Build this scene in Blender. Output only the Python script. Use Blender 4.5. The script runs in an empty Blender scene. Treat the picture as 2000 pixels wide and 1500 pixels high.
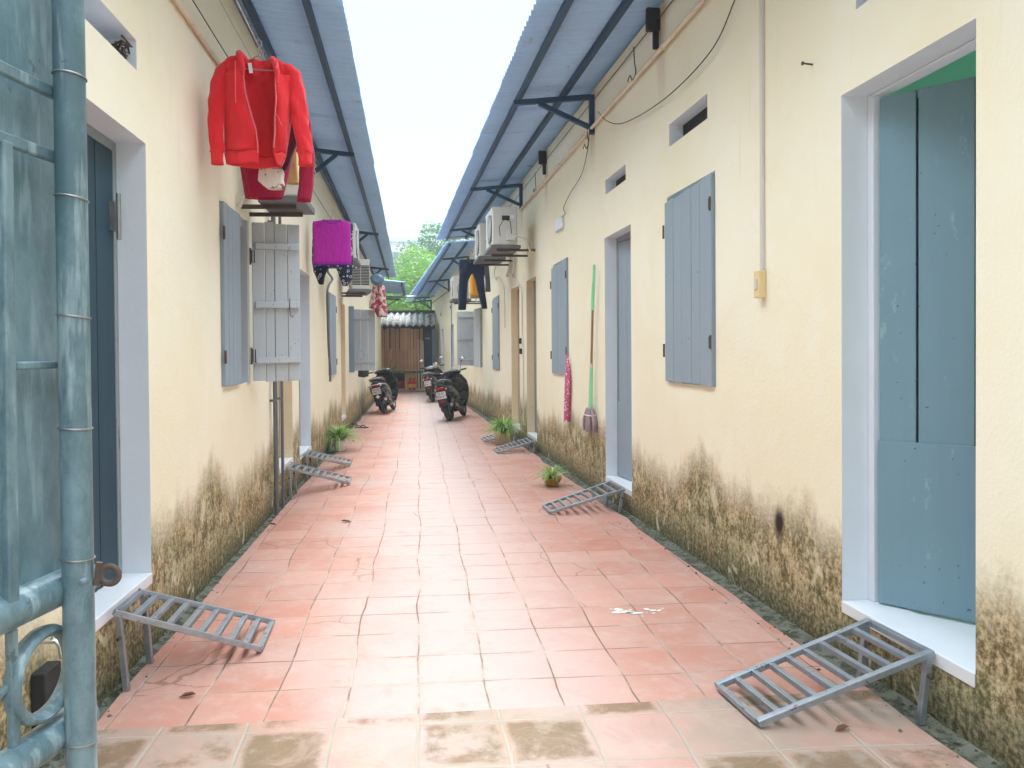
import bpy, bmesh, math, random
from mathutils import Vector, Matrix, noise
random.seed(7)
V = Vector
sc = bpy.context.scene
COL = sc.collection

# ------------------------------------------------------------------ camera
F, PX, PY, H = 1480.0, 940.0, 710.0, 1.42            # measured on the 2000 x 1500 photograph
PITCH, YAW, ROLL = math.atan(20/1480), math.atan(140/1480), 0.008
fwd = V((math.sin(YAW)*math.cos(PITCH), math.cos(YAW)*math.cos(PITCH), -math.sin(PITCH)))
rgt = V((math.cos(YAW), -math.sin(YAW), 0)); upv = rgt.cross(fwd)
r2 = rgt*math.cos(ROLL) - upv*math.sin(ROLL)
u2 = upv*math.cos(ROLL) + rgt*math.sin(ROLL)
CAM = V((0, 0, H))
cd = bpy.data.cameras.new('camera'); cam = bpy.data.objects.new('camera', cd); COL.objects.link(cam)
cam.matrix_world = Matrix((r2.to_4d(), u2.to_4d(), (-fwd).to_4d(), (0, 0, 0, 1))).transposed()
m4 = cam.matrix_world.copy()
for i in range(3): m4[i][3] = CAM[i]; m4[3][i] = 0
m4[3][3] = 1
cam.matrix_world = m4
cd.sensor_width = 36; cd.lens = F/2000*36; cd.shift_x = 0.03; cd.shift_y = -0.02
cd.clip_start = 0.05; cd.clip_end = 3000
sc.camera = cam

def ray(x, y): return fwd*F + r2*(x-PX) - u2*(y-PY)
def ground(x, y, z=0.0):
    r = ray(x, y); return CAM + r*((z-H)/r.z)
def atY(x, y, Y):
    r = ray(x, y); return CAM + r*(Y/r.y)

class Wall:
    """a wall line: s runs along the alley, o out into the alley, z up"""
    def __init__(self, o, d, side):
        self.o = V((o[0], o[1], 0)); self.d = V((d, 1, 0)).normalized()
        self.n = V((self.d.y, -self.d.x, 0))*side
    def P(self, s, o, z): return self.o + self.d*s + self.n*o + V((0, 0, z))
    def at(self, x, y, o=0.0):
        r = ray(x, y); p0 = self.o + self.n*o
        p = CAM + r*((p0-CAM).dot(self.n)/r.dot(self.n)) - self.o
        return p.dot(self.d), p.z
    def perp(self, x, y, s):
        r = ray(x, y); p0 = self.o + self.d*s
        p = CAM + r*((p0-CAM).dot(self.d)/r.dot(self.d)) - self.o
        return p.dot(self.n), p.z
RW = Wall((2.08, 0), -0.0216, -1)
LW = Wall((-1.32, 0), 0.010, 1)
R2 = Wall((2.08-0.0216*19.75, 19.75), -0.062, -1)

# ------------------------------------------------------------------ mesh builder
class MB:
    def __init__(self): self.v = []; self.f = []
    def add(self, vs, fs):
        b = len(self.v); self.v += [V(p) for p in vs]; self.f += [tuple(i+b for i in f) for f in fs]; return self
    def quad(self, a, b, c, d): return self.add([a, b, c, d], [(0, 1, 2, 3)])
    def hexa(self, p):
        return self.add(p, [(0, 3, 2, 1), (4, 5, 6, 7), (0, 1, 5, 4), (1, 2, 6, 5), (2, 3, 7, 6), (3, 0, 4, 7)])
    def box(self, c, s, M=None):
        x, y, z = s[0]/2, s[1]/2, s[2]/2
        p = [V((a, b, d)) for d in (-z, z) for a, b in ((-x, -y), (x, -y), (x, y), (-x, y))]
        if M is not None: p = [M @ q for q in p]
        return self.hexa([V(c)+q for q in p])
    def wbox(self, w, s0, s1, o0, o1, z0, z1):
        return self.hexa([w.P(a, b, z) for z in (z0, z1) for a, b in ((s0, o0), (s1, o0), (s1, o1), (s0, o1))])
    def bar(self, a, b, w, h, up=(0, 0, 1)):
        a, b = V(a), V(b); d = (b-a).normalized(); u = V(up)
        sd = d.cross(u)
        if sd.length < 1e-4: sd = d.cross(V((1, 0, 0)))
        sd.normalize(); u = sd.cross(d).normalized()
        p = [q + sd*sx*w/2 + u*sz*h/2 for q in (a, b) for sx, sz in ((-1, -1), (1, -1), (1, 1), (-1, 1))]
        return self.hexa(p)
    def loft(self, rings, closed=True, cap0=False, cap1=False):
        n = len(rings[0]); b = len(self.v)
        for r in rings: self.v += [V(p) for p in r]
        m = n if closed else n-1
        for i in range(len(rings)-1):
            for j in range(m):
                k = (j+1) % n
                self.f.append((b+i*n+j, b+i*n+k, b+(i+1)*n+k, b+(i+1)*n+j))
        if cap0: self.f.append(tuple(b+j for j in range(n))[::-1])
        if cap1: self.f.append(tuple(b+(len(rings)-1)*n+j for j in range(n)))
        return self
    def tube(self, pts, r, seg=8, caps=True, up=None):
        pts = [V(p) for p in pts]; rs = r if isinstance(r, (list, tuple)) else [r]*len(pts)
        rings = []; u = None
        for i, p in enumerate(pts):
            t = (pts[min(i+1, len(pts)-1)] - pts[max(i-1, 0)]).normalized()
            if u is None:
                u = t.cross(V((0, 0, 1)))
                if u.length < 1e-3: u = t.cross(V((1, 0, 0)))
            u = (u - t*u.dot(t)).normalized(); w = t.cross(u)
            rings.append([p + (u*math.cos(a) + w*math.sin(a))*rs[i] for a in (2*math.pi*k/seg for k in range(seg))])
        return self.loft(rings, True, caps, caps)
    def lathe(self, c, prof, seg=20, M=None, cap0=True, cap1=True):
        c = V(c); rings = []
        for r, z in prof:
            ring = [V((r*math.cos(a), r*math.sin(a), z)) for a in (2*math.pi*k/seg for k in range(seg))]
            if M is not None: ring = [M @ q for q in ring]
            rings.append([c+q for q in ring])
        return self.loft(rings, True, cap0, cap1)
    def torus(self, c, R, r, M=None, seg=28, ms=8, sq=1.0):
        c = V(c); rings = []
        for k in range(seg+1):
            a = 2*math.pi*k/seg
            ring = []
            for j in range(ms):
                b = 2*math.pi*j/ms
                q = V(((R+r*math.cos(b))*math.cos(a), (R+r*math.cos(b))*math.sin(a), r*sq*math.sin(b)))
                ring.append(c + (M @ q if M is not None else q))
            rings.append(ring)
        return self.loft(rings)
    def ball(self, c, r, M=None, seg=14, rows=8):
        r = r if isinstance(r, (tuple, list)) else (r, r, r); c = V(c); rings = []
        for i in range(rows+1):
            t = math.pi*min(max(i/rows, .02), .98)
            ring = [V((r[0]*math.sin(t)*math.cos(a), r[1]*math.sin(t)*math.sin(a), -r[2]*math.cos(t))) for a in (2*math.pi*k/seg for k in range(seg))]
            rings.append([c + (M @ q if M is not None else q) for q in ring])
        return self.loft(rings, True, True, True)

def obj(name, mb, mat, parent=None, smooth=None, bev=0.0, solid=0.0, off=0.0, kind=None, label=None, recalc=True):
    base = parent_world(parent)
    me = bpy.data.meshes.new(name)
    me.from_pydata([p-base for p in mb.v], [], mb.f)
    if recalc:
        bm = bmesh.new(); bm.from_mesh(me); bmesh.ops.recalc_face_normals(bm, faces=bm.faces); bm.to_mesh(me); bm.free()
    if smooth is not None:
        me.shade_smooth(); me.set_sharp_from_angle(angle=math.radians(smooth))
    me.materials.append(mat)
    o = bpy.data.objects.new(name, me); COL.objects.link(o)
    if parent: o.parent = parent
    if solid:
        m = o.modifiers.new('s', 'SOLIDIFY'); m.thickness = solid; m.offset = off
    if bev:
        m = o.modifiers.new('b', 'BEVEL'); m.width = bev; m.segments = 2; m.limit_method = 'ANGLE'; m.angle_limit = math.radians(40)
    if kind: o['kind'] = kind
    if label: o['label'] = label
    return o
def parent_world(p):
    v = V((0, 0, 0))
    while p: v = v + p.location; p = p.parent
    return v
def thing(name, label, cat, loc, group=None):
    o = bpy.data.objects.new(name, None); COL.objects.link(o); o.location = V(loc); o.empty_display_size = .2
    return tag(o, label, cat, group)
def tag(o, label, cat, group=None):
    o['label'] = label; o['category'] = cat
    if group: o['group'] = group
    return o
def single(name, mb, mat, label, cat, group=None, **k):
    """a thing that is one mesh: origin moved to its base"""
    lo = V((sum(p.x for p in mb.v)/len(mb.v), sum(p.y for p in mb.v)/len(mb.v), min(p.z for p in mb.v)))
    m2 = MB(); m2.v = [p-lo for p in mb.v]; m2.f = mb.f
    o = obj(name, m2, mat, **k); o.location = lo
    return tag(o, label, cat, group)

# ------------------------------------------------------------------ materials
class NT:
    def __init__(self, name):
        self.m = bpy.data.materials.new(name); self.m.use_nodes = True; self.t = self.m.node_tree
        self.b = self.t.nodes['Principled BSDF']
    def n(self, typ, ins=None, **at):
        nd = self.t.nodes.new(typ)
        for k, v in at.items(): setattr(nd, k, v)
        for k, v in (ins or {}).items(): self.s(nd.inputs[k], v)
        return nd
    def s(self, sock, v):
        if isinstance(v, bpy.types.NodeSocket): self.t.links.new(v, sock)
        elif isinstance(v, bpy.types.Node): self.t.links.new(v.outputs[0], sock)
        else:
            if isinstance(v, (tuple, list)) and len(v) == 3 and sock.type == 'RGBA': v = (*v, 1)
            sock.default_value = v
    def math(self, op, a, b=0.0, c=0.0, clamp=False):
        nd = self.n('ShaderNodeMath', {0: a, 1: b, 2: c}, operation=op); nd.use_clamp = clamp; return nd.outputs[0]
    def sep(self, v):
        nd = self.n('ShaderNodeSeparateXYZ', {0: v}); return nd.outputs
    def comb(self, x=0.0, y=0.0, z=0.0): return self.n('ShaderNodeCombineXYZ', {0: x, 1: y, 2: z}).outputs[0]
    def pos(self): return self.n('ShaderNodeNewGeometry').outputs['Position']
    def oc(self): return self.n('ShaderNodeTexCoord').outputs['Object']
    def scale(self, v, s): return self.n('ShaderNodeVectorMath', {0: v, 1: s}, operation='MULTIPLY').outputs[0]
    def noise(self, v, sc_, det=4.0, rough=.55, dist=0.0):
        nd = self.n('ShaderNodeTexNoise', {'Vector': v, 'Scale': sc_, 'Detail': det, 'Roughness': rough, 'Distortion': dist}); return nd.outputs[0]
    def ramp(self, f, lo, hi, smooth=True):
        nd = self.n('ShaderNodeMapRange', {0: f, 1: lo, 2: hi, 3: 0.0, 4: 1.0}); nd.interpolation_type = 'SMOOTHSTEP' if smooth else 'LINEAR'; nd.clamp = True; return nd.outputs[0]
    def mix(self, f, a, b, mode='MIX'):
        nd = self.n('ShaderNodeMix', data_type='RGBA', blend_type=mode)
        self.s(nd.inputs[0], f); self.s(nd.inputs[6], a); self.s(nd.inputs[7], b); return nd.outputs[2]
    def bump(self, h, st=.3, d=.01):
        self.s(self.b.inputs['Normal'], self.n('ShaderNodeBump', {'Height': h, 'Strength': st, 'Distance': d}))
    def out(self, col, rough=.6, metal=0.0, spec=.5):
        self.s(self.b.inputs['Base Color'], col); self.s(self.b.inputs['Roughness'], rough); self.s(self.b.inputs['Metallic'], metal)
        self.b.inputs['Specular IOR Level'].default_value = spec
        return self.m

def plain(name, col, rough=.6, metal=0.0, var=.18, sc_=6.0, bump=.15, spec=.5, stretch=(1, 1, 1), dirt=None, dirt_amt=.55):
    k = NT(name); p = k.scale(k.oc(), stretch)
    f = k.noise(p, sc_, 5, .6)
    c = V(col)
    colr = k.mix(f, tuple(c*(1-var)), tuple(c*(1+var)))
    if dirt:
        d = k.ramp(k.noise(p, sc_*1.7, 6, .7), dirt_amt, dirt_amt+.14)
        colr = k.mix(d, colr, dirt)
    if bump: k.bump(k.noise(p, sc_*6, 4, .6), bump, .004)
    return k.out(colr, k.math('MULTIPLY_ADD', f, .2, rough-.1), metal, spec)

def plaster(name, side):
    k = NT(name); p = k.pos(); x, y, z = k.sep(p)
    q = k.comb(0.0, y, z)
    big = k.noise(q, .7, 4, .6); mid = k.noise(q, 4, 5, .6); fine = k.noise(q, 60, 3, .6)
    base = k.mix(k.ramp(big, .3, .7), (.84, .765, .56), (.87, .825, .66))
    base = k.mix(k.math('MULTIPLY', k.ramp(mid, .45, .75), .35), base, (.88, .85, .75))
    # faint run marks
    run = k.noise(k.comb(0.0, k.math('MULTIPLY', y, 5.0), k.math('MULTIPLY', z, .35)), 1.6, 5, .6)
    base = k.mix(k.math('MULTIPLY', k.ramp(run, .62, .80), .28), base, (.62, .44, .22))
    # damp stain climbing from the ground: uneven blotchy front, olive brown, peeled patches
    streak = k.noise(k.comb(0.0, k.math('MULTIPLY', y, 20.0), k.math('MULTIPLY', z, 2.6)), 1.0, 7, .7)
    lvl = k.noise(k.comb(0.0, y, 3.0), .9, 4, .6); blot = k.noise(q, 7, 8, .74); fin = k.noise(q, 38, 6, .75)
    strk2 = k.noise(k.comb(0.0, k.math('MULTIPLY', y, 60.0), k.math('MULTIPLY', z, 9.0)), 1.0, 4, .65)
    top = k.math('MULTIPLY_ADD', k.math('SUBTRACT', lvl, .5), 1.0, .60)
    top = k.math('MULTIPLY_ADD', k.math('SUBTRACT', blot, .5), .55, top)
    top = k.math('MULTIPLY_ADD', k.math('SUBTRACT', streak, .5), .18, top)
    a = k.ramp(k.math('SUBTRACT', top, z), -.10, .20)
    tex = k.math('MULTIPLY_ADD', fin, .40, k.math('MULTIPLY_ADD', strk2, .06, k.math('MULTIPLY_ADD', blot, .40, k.math('MULTIPLY', streak, .14))))
    brown = k.mix(k.ramp(tex, .42, .57), (.085, .058, .018), (.46, .325, .14))
    olive = k.mix(k.ramp(tex, .42, .58), (.065, .062, .02), (.37, .305, .125))
    brown = k.mix(k.ramp(k.noise(q, 2.3, 4, .6), .42, .6), brown, olive)
    amt = k.math('MULTIPLY', a, k.math('MULTIPLY_ADD', k.ramp(tex, .60, .46), .40, .56))
    col = k.mix(amt, base, brown)
    foot = k.ramp(k.math('MULTIPLY_ADD', k.math('SUBTRACT', blot, .5), .9, k.math('SUBTRACT', .16, z)), -.06, .20)
    col = k.mix(k.math('MULTIPLY', foot, .85), col, k.mix(k.ramp(fin, .4, .62), (.022, .028, .014), (.14, .14, .075)))
    pn = k.noise(k.comb(0.0, k.math('MULTIPLY', y, 5.5), k.math('MULTIPLY', z, 3.4)), 1.0, 5, .6, .6)
    fl = k.math('MULTIPLY', k.ramp(pn, .60, .66), k.ramp(k.math('SUBTRACT', k.math('ADD', top, -.05), z), 0, .1))
    col = k.mix(k.math('MULTIPLY', fl, .65), col, k.mix(fin, (.66, .58, .38), (.76, .70, .52)))
    # hairline cracks and small scuffs in the dry plaster
    ck = k.n('ShaderNodeTexVoronoi', {'Vector': k.n('ShaderNodeVectorMath', {0: q, 1: k.n('ShaderNodeVectorMath', {0: k.n('ShaderNodeTexNoise', {'Vector': q, 'Scale': 3.0, 'Detail': 4.0}).outputs['Color'], 1: (.35, .35, .35)}, operation='MULTIPLY').outputs[0]}, operation='ADD').outputs[0], 'Scale': .9}, feature='DISTANCE_TO_EDGE').outputs['Distance']
    cr = k.math('MULTIPLY', k.math('SUBTRACT', 1.0, k.ramp(ck, .002, .007)), k.ramp(k.noise(q, .8, 2, .5), .52, .6))
    col = k.mix(k.math('MULTIPLY', cr, .05), col, (.36, .26, .14))
    sc1 = k.ramp(k.noise(k.comb(0.0, k.math('MULTIPLY', y, 1.0), k.math('MULTIPLY', z, .55)), 13, 5, .75), .72, .76)
    col = k.mix(k.math('MULTIPLY', sc1, .40), col, (.50, .42, .30))
    for s0_ in ((7.76, 5.72, 10.15, 12.1) if side == 'R' else (6.9, 10.9, 13.3)):   # rust runs under the iron brackets
        y0_ = (RW if side == 'R' else LW).P(s0_, 0, 0).y; zt_, zb_ = (4.1, 3.2) if side == 'R' else (3.0, 2.2)
        rn = k.math('SUBTRACT', 1.0, k.ramp(k.math('ABSOLUTE', k.math('ADD', k.math('SUBTRACT', y, y0_), k.math('MULTIPLY', k.math('SUBTRACT', streak, .5), .25))), .03, .16))
        rn = k.math('MULTIPLY', rn, k.math('MULTIPLY', k.ramp(z, zb_, zb_+.7), k.math('SUBTRACT', 1.0, k.ramp(z, zt_, zt_+.1))))
        col = k.mix(k.math('MULTIPLY', rn, k.math('MULTIPLY_ADD', streak, .6, .1)), col, (.36, .16, .07))
    if side == 'R':   # round scorch mark
        s0, z0 = RW.at(1522, 1020)
        P0 = RW.P(s0, 0, z0)
        dy = k.math('SUBTRACT', y, P0.y); dz = k.math('MULTIPLY', k.math('SUBTRACT', z, P0.z), .62)
        dd = k.math('SQRT', k.math('ADD', k.math('MULTIPLY', dy, dy), k.math('MULTIPLY', dz, dz)))
        dd = k.math('MULTIPLY_ADD', k.math('SUBTRACT', blot, .5), .05, dd)
        col = k.mix(k.math('SUBTRACT', 1.0, k.ramp(dd, .02, .075)), col, (.035, .02, .014))
    k.bump(k.math('MULTIPLY_ADD', mid, 1.2, k.math('MULTIPLY_ADD', fl, -.8, k.math('MULTIPLY', fine, .5))), .38, .010)
    return k.out(col, .85, 0, .25)

def tiles(name, size, mortar_w, old):
    k = NT(name); p = k.oc(); x, y, z = k.sep(p)
    wob = k.noise(p, .9, 2, .5); wob2 = k.noise(k.n('ShaderNodeVectorMath', {0: p, 1: (31, 7, 0)}, operation='ADD'), 1.3, 3, .5)
    sm = k.noise(p, 9, 4, .6)
    xx = k.math('ADD', x, k.math('MULTIPLY_ADD', k.math('SUBTRACT', wob, .5), .10, k.math('MULTIPLY', k.math('SUBTRACT', sm, .5), .008)))
    yy = k.math('ADD', y, k.math('MULTIPLY_ADD', k.math('SUBTRACT', wob2, .5), .05, k.math('MULTIPLY', k.math('SUBTRACT', sm, .5), .008)))
    u = k.math('DIVIDE', xx, size); v = k.math('DIVIDE', yy, size)
    cu = k.math('FLOOR', u); cv = k.math('FLOOR', v)
    fu = k.math('SUBTRACT', u, cu); fv = k.math('SUBTRACT', v, cv)
    eu = k.math('MINIMUM', fu, k.math('SUBTRACT', 1.0, fu)); ev = k.math('MINIMUM', fv, k.math('SUBTRACT', 1.0, fv))
    e = k.math('MINIMUM', eu, ev)
    rnd = k.n('ShaderNodeTexWhiteNoise', {'Vector': k.comb(cu, cv, 1.7)}, noise_dimensions='3D')
    rv = rnd.outputs['Value']; rc = k.sep(rnd.outputs['Color'])
    w = k.math('MULTIPLY_ADD', k.noise(p, 2.2, 3, .6), mortar_w*1.3, mortar_w*.35)
    mort = k.math('SUBTRACT', 1.0, k.ramp(k.math('SUBTRACT', e, w), -.012, .008))
    big = k.noise(p, 1.1, 5, .62); mid = k.noise(p, 7, 6, .7); fine = k.noise(p, 45, 4, .65)
    col = k.mix(rv, (.47, .21, .155), (.54, .285, .225))
    col = k.mix(k.math('MULTIPLY', k.ramp(big, .40, .66), .55), col, (.48, .335, .285))
    col = k.mix(k.math('MULTIPLY', k.ramp(mid, .48, .72), .45), col, (.58, .42, .36))
    # worn pale strip along the middle where people walk
    wear = k.math('SUBTRACT', 1.0, k.ramp(k.math('ABSOLUTE', k.math('MULTIPLY_ADD', k.math('SUBTRACT', big, .5), .9, k.math('SUBTRACT', x, .18))), .15, 1.0))
    col = k.mix(k.math('MULTIPLY', wear, .85), col, (.45, .375, .36))
    # grime
    gr = k.math('MULTIPLY', k.ramp(k.noise(p, 2.6, 6, .72), .56, .75), .35)
    col = k.mix(gr, col, (.30, .17, .10))
    if old:
        col = k.mix(k.ramp(k.noise(p, 1.0, 4, .6), .38, .6), col, (.36, .285, .23))
        bl = k.math('ADD', k.math('MULTIPLY', rc[1], .42), k.math('MULTIPLY', k.noise(p, 3.2, 6, .7), .9))
        col = k.mix(k.math('MULTIPLY', k.math('MULTIPLY', k.ramp(bl, .66, .80), k.ramp(k.math('MULTIPLY_ADD', k.math('SUBTRACT', mid, .5), .35, e), .03, .13)), .85), col, k.mix(mid, (.11, .075, .035), (.27, .185, .11)))
        col = k.mix(k.math('MULTIPLY', k.ramp(k.noise(p, 5, 5, .7), .52, .68), .5), col, (.40, .34, .27))
    vein = k.noise(k.scale(p, (1, 1, 1)), 3.4, 8, .78, 1.2)
    col = k.mix(k.math('MULTIPLY', k.ramp(vein, .48, .66), .34), col, (.52, .40, .355))
    col = k.mix(k.math('MULTIPLY', k.math('SUBTRACT', 1.0, k.ramp(vein, .32, .46)), .22), col, (.38, .19, .13))
    edge = k.math('SUBTRACT', 1.0, k.ramp(e, .02, .11))
    col = k.mix(k.math('MULTIPLY', k.math('MULTIPLY', edge, k.ramp(mid, .42, .62)), .45), col, (.46, .30, .22))
    col = k.mix(k.math('MULTIPLY', k.ramp(k.noise(p, 30, 3, .6), .70, .76), .5), col, (.25, .13, .08))
    ck = k.n('ShaderNodeTexVoronoi', {'Vector': k.n('ShaderNodeVectorMath', {0: p, 1: k.n('ShaderNodeVectorMath', {0: k.n('ShaderNodeTexNoise', {'Vector': p, 'Scale': 6.0, 'Detail': 4.0}).outputs['Color'], 1: (.16, .16, 0)}, operation='MULTIPLY').outputs[0]}, operation='ADD').outputs[0], 'Scale': 1.7}, feature='DISTANCE_TO_EDGE').outputs['Distance']
    cr = k.math('MULTIPLY', k.math('SUBTRACT', 1.0, k.ramp(ck, .004, .011)), k.ramp(rc[2], .91, .92))
    col = k.mix(k.math('MULTIPLY', cr, .6), col, (.20, .10, .06))
    # lime spots
    sp = k.ramp(k.noise(p, 3.1, 7, .78, .6), .70, .74)
    col = k.mix(k.math('MULTIPLY', sp, .55), col, (.74, .68, .62))
    mcol = k.mix(k.ramp(k.noise(p, 2.0, 4, .7), .42, .6), (.10, .065, .05), (.46, .42, .36)) if not old else k.mix(mid, (.28, .26, .21), (.46, .43, .37))
    col = k.mix(k.math('MULTIPLY', mort, .92 if old else .8), col, mcol)
    hgt = k.math('MULTIPLY_ADD', mort, -1.0, k.math('MULTIPLY_ADD', fine, .16, k.math('MULTIPLY', rv, .35)))
    k.bump(hgt, .45, .006)
    rough = k.math('MULTIPLY_ADD', mid, .35, .42)
    return k.out(col, rough, 0, .2)

def boards(name, c1, c2, groove=(.05, .06, .07), grain=1.0, chips=None, rough=.55, axis='z'):
    """painted timber: long grain streaks, chips"""
    k = NT(name); p = k.oc()
    st = k.scale(p, (9, 9, .5)); oi = k.n('ShaderNodeObjectInfo').outputs['Random']
    g = k.noise(st, 2.2, 6, .65); b = k.noise(p, 1.8, 5, .6); f = k.noise(k.scale(p, (40, 40, 1.4)), 1.0, 4, .6)
    col = k.mix(k.math('MULTIPLY_ADD', g, .6, k.math('MULTIPLY_ADD', b, .4, k.math('MULTIPLY', k.math('SUBTRACT', oi, .5), .7 if name.startswith('brown') else .0))), c1, c2)
    if chips:
        ch = k.ramp(k.noise(k.scale(p, (7, 7, 3)), 1.6, 7, .75), .60, .67)
        col = k.mix(k.math('MULTIPLY', ch, .75), col, chips)
    sp = k.ramp(k.noise(p, 38, 2, .5), .73, .76)
    col = k.mix(k.math('MULTIPLY', sp, .8), col, groove)
    k.bump(k.math('MULTIPLY_ADD', f, .6, g), .22*grain, .004)
    return k.out(col, k.math('MULTIPLY_ADD', g, .25, rough-.12), 0, .4)

def metalpaint(name, c1, c2, c3, rough=.42):
    k = NT(name); p = k.oc()
    a = k.noise(k.scale(p, (1, 1, .55)), 7, 7, .72); b = k.noise(p, 19, 5, .7); s = k.noise(k.scale(p, (6, 6, .8)), 5, 5, .6)
    col = k.mix(k.ramp(a, .38, .62), c1, c2)
    col = k.mix(k.math('MULTIPLY', k.ramp(s, .52, .66), .55), col, c3)
    col = k.mix(k.math('MULTIPLY', k.ramp(b, .64, .70), .55), col, tuple(V(c1)*.35))
    k.bump(k.math('MULTIPLY_ADD', b, .6, a), .3, .004)
    return k.out(col, k.math('MULTIPLY_ADD', a, .25, rough-.1), .0, .5)

def cloth(name, col, var=.12, pattern=None, spec=.2):
    k = NT(name); p = k.oc()
    f = k.noise(p, 5, 4, .6); w = k.noise(p, 240, 2, .5)
    c = V(col); colr = k.mix(f, tuple(c*(1-var)), tuple(c*(1+var)))
    if pattern:
        typ, c2, s, t0, t1 = pattern
        vo = k.n('ShaderNodeTexVoronoi', {'Vector': p, 'Scale': s})
        if typ == 'ring':
            d = vo.outputs['Distance']; r = k.math('MULTIPLY', k.ramp(d, t0, t0+.05), k.math('SUBTRACT', 1.0, k.ramp(d, t1, t1+.05)))
        elif typ == 'dot': r = k.math('SUBTRACT', 1.0, k.ramp(vo.outputs['Distance'], t0, t1))
        else: r = k.ramp(k.noise(p, s, 3, .6, .5), t0, t1)
        colr = k.mix(r, colr, c2)
    k.bump(k.math('MULTIPLY_ADD', w, .06, k.math('MULTIPLY_ADD', k.noise(k.scale(p, (1.6, 1.6, .55)), 9, 3, .5, .8), 1.0, k.math('MULTIPLY', k.noise(p, 30, 3, .5), .18))), .6, .03)
    k.b.inputs['Sheen Weight'].default_value = .15
    return k.out(colr, .9, 0, spec)

def leafmat(name, c1, c2, stripe=None, sc_=3.0):
    k = NT(name); p = k.pos()
    f = k.noise(p, sc_, 3, .6); f2 = k.noise(p, sc_*7, 2, .5)
    col = k.mix(k.math('MULTIPLY_ADD', f, .55, k.math('MULTIPLY', f2, .45)), c1, c2)
    k.s(k.b.inputs['Base Color'], col); k.b.inputs['Roughness'].default_value = .5
    k.b.inputs['Specular IOR Level'].default_value = .3
    tr = k.n('ShaderNodeBsdfTranslucent', {0: col}); mx = k.n('ShaderNodeMixShader', {0: .35, 1: k.b.outputs[0], 2: tr})
    k.t.links.new(mx.outputs[0], k.t.nodes['Material Output'].inputs[0])
    return k.m

M = {}
M['plR'] = plaster('cream_plaster', 'R'); M['plL'] = plaster('cream_plaster_opposite', 'L')
M['tile'] = tiles('terracotta_paving', .296, .013, False); M['old'] = tiles('worn_terracotta_paving', .322, .019, True)
M['conc'] = plain('gutter_concrete', (.15, .155, .12), .85, var=.5, sc_=8, bump=.6, dirt=(.045, .055, .03), dirt_amt=.44)
M['earth'] = plain('ground_earth', (.16, .13, .09), .9, var=.3, sc_=1.5, bump=.4)
M['white'] = plain('white_limewash', (.72, .77, .83), .75, var=.06, sc_=5, bump=.25)
M['whited'] = plain('white_tile_threshold', (.74, .77, .80), .35, var=.05, sc_=5, bump=.1, dirt=(.35, .32, .27), dirt_amt=.66)
M['creamj'] = plain('cream_jamb', (.80, .67, .45), .8, var=.1, sc_=5, bump=.25, dirt=(.30, .2, .1), dirt_amt=.62)
M['green'] = plain('green_room_paint', (.24, .66, .50), .7, var=.08, sc_=2, bump=.1)
M['room'] = plain('dim_room_paint', (.35, .36, .33), .8, var=.1, sc_=2, bump=.1)
M['doorb'] = boards('blue_grey_door_paint', (.155, .27, .335), (.21, .34, .41), chips=(.27, .41, .47))
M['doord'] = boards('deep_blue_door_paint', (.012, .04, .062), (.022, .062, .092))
M['shut'] = boards('grey_blue_shutter_paint', (.235, .30, .355), (.32, .385, .44))
M['shutp'] = boards('weathered_pale_shutter_paint', (.40, .45, .49), (.55, .59, .62), chips=(.17, .24, .28))
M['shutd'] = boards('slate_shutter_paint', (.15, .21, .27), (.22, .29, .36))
M['woodc'] = boards('cream_door_wood', (.34, .25, .15), (.42, .33, .22), chips=(.2, .14, .09))
M['woodg'] = boards('grey_door_wood', (.20, .19, .19), (.30, .28, .27))
M['frame'] = boards('grey_frame_paint', (.20, .25, .27), (.30, .34, .35), chips=(.09, .08, .07))
M['rust'] = plain('rusty_iron', (.10, .075, .06), .7, .3, var=.4, sc_=30, bump=.4, dirt=(.20, .09, .04), dirt_amt=.55)
M['gate'] = metalpaint('gate_blue_grey_paint', (.075, .135, .16), (.155, .245, .275), (.36, .46, .49), .32)
M['gatep'] = metalpaint('gate_panel_paint', (.105, .185, .215), (.175, .275, .31), (.30, .42, .455), .30)
M['steel'] = plain('galvanised_ramp_steel', (.36, .41, .46), .42, .75, var=.4, sc_=14, bump=.3, dirt=(.13, .095, .075), dirt_amt=.57)
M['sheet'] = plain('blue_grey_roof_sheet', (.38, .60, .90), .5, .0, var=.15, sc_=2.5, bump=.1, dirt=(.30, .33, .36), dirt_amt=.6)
M['purlin'] = plain('dark_blue_roof_steel', (.016, .055, .12), .55, .1, var=.3, sc_=9, bump=.2)
M['pvc'] = plain('pale_pvc', (.62, .60, .56), .45, var=.08, sc_=5, bump=0)
M['pipe'] = plain('ochre_painted_pipe', (.72, .60, .47), .6, var=.2, sc_=4, bump=.2, dirt=(.30, .17, .1), dirt_amt=.58)
M['gpipe'] = plain('dark_grey_pipe', (.13, .14, .15), .55, var=.3, sc_=8, bump=.2)
M['wire'] = plain('black_cable', (.02, .02, .022), .5, var=.1, bump=0)
M['rope'] = plain('pale_rope', (.55, .53, .48), .7, var=.1, bump=0)
M['ac'] = plain('ivory_appliance_casing', (.62, .62, .58), .45, var=.06, sc_=4, bump=0, dirt=(.40, .38, .33), dirt_amt=.63)
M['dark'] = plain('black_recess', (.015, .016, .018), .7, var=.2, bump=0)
M['black'] = plain('gloss_black_plastic', (.012, .013, .015), .28, var=.2, sc_=9, bump=0)
M['matt'] = plain('matt_black_rubber', (.022, .022, .023), .75, var=.25, sc_=20, bump=.3)
M['seat'] = plain('black_vinyl', (.03, .03, .032), .5, var=.2, sc_=20, bump=.3)
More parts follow.
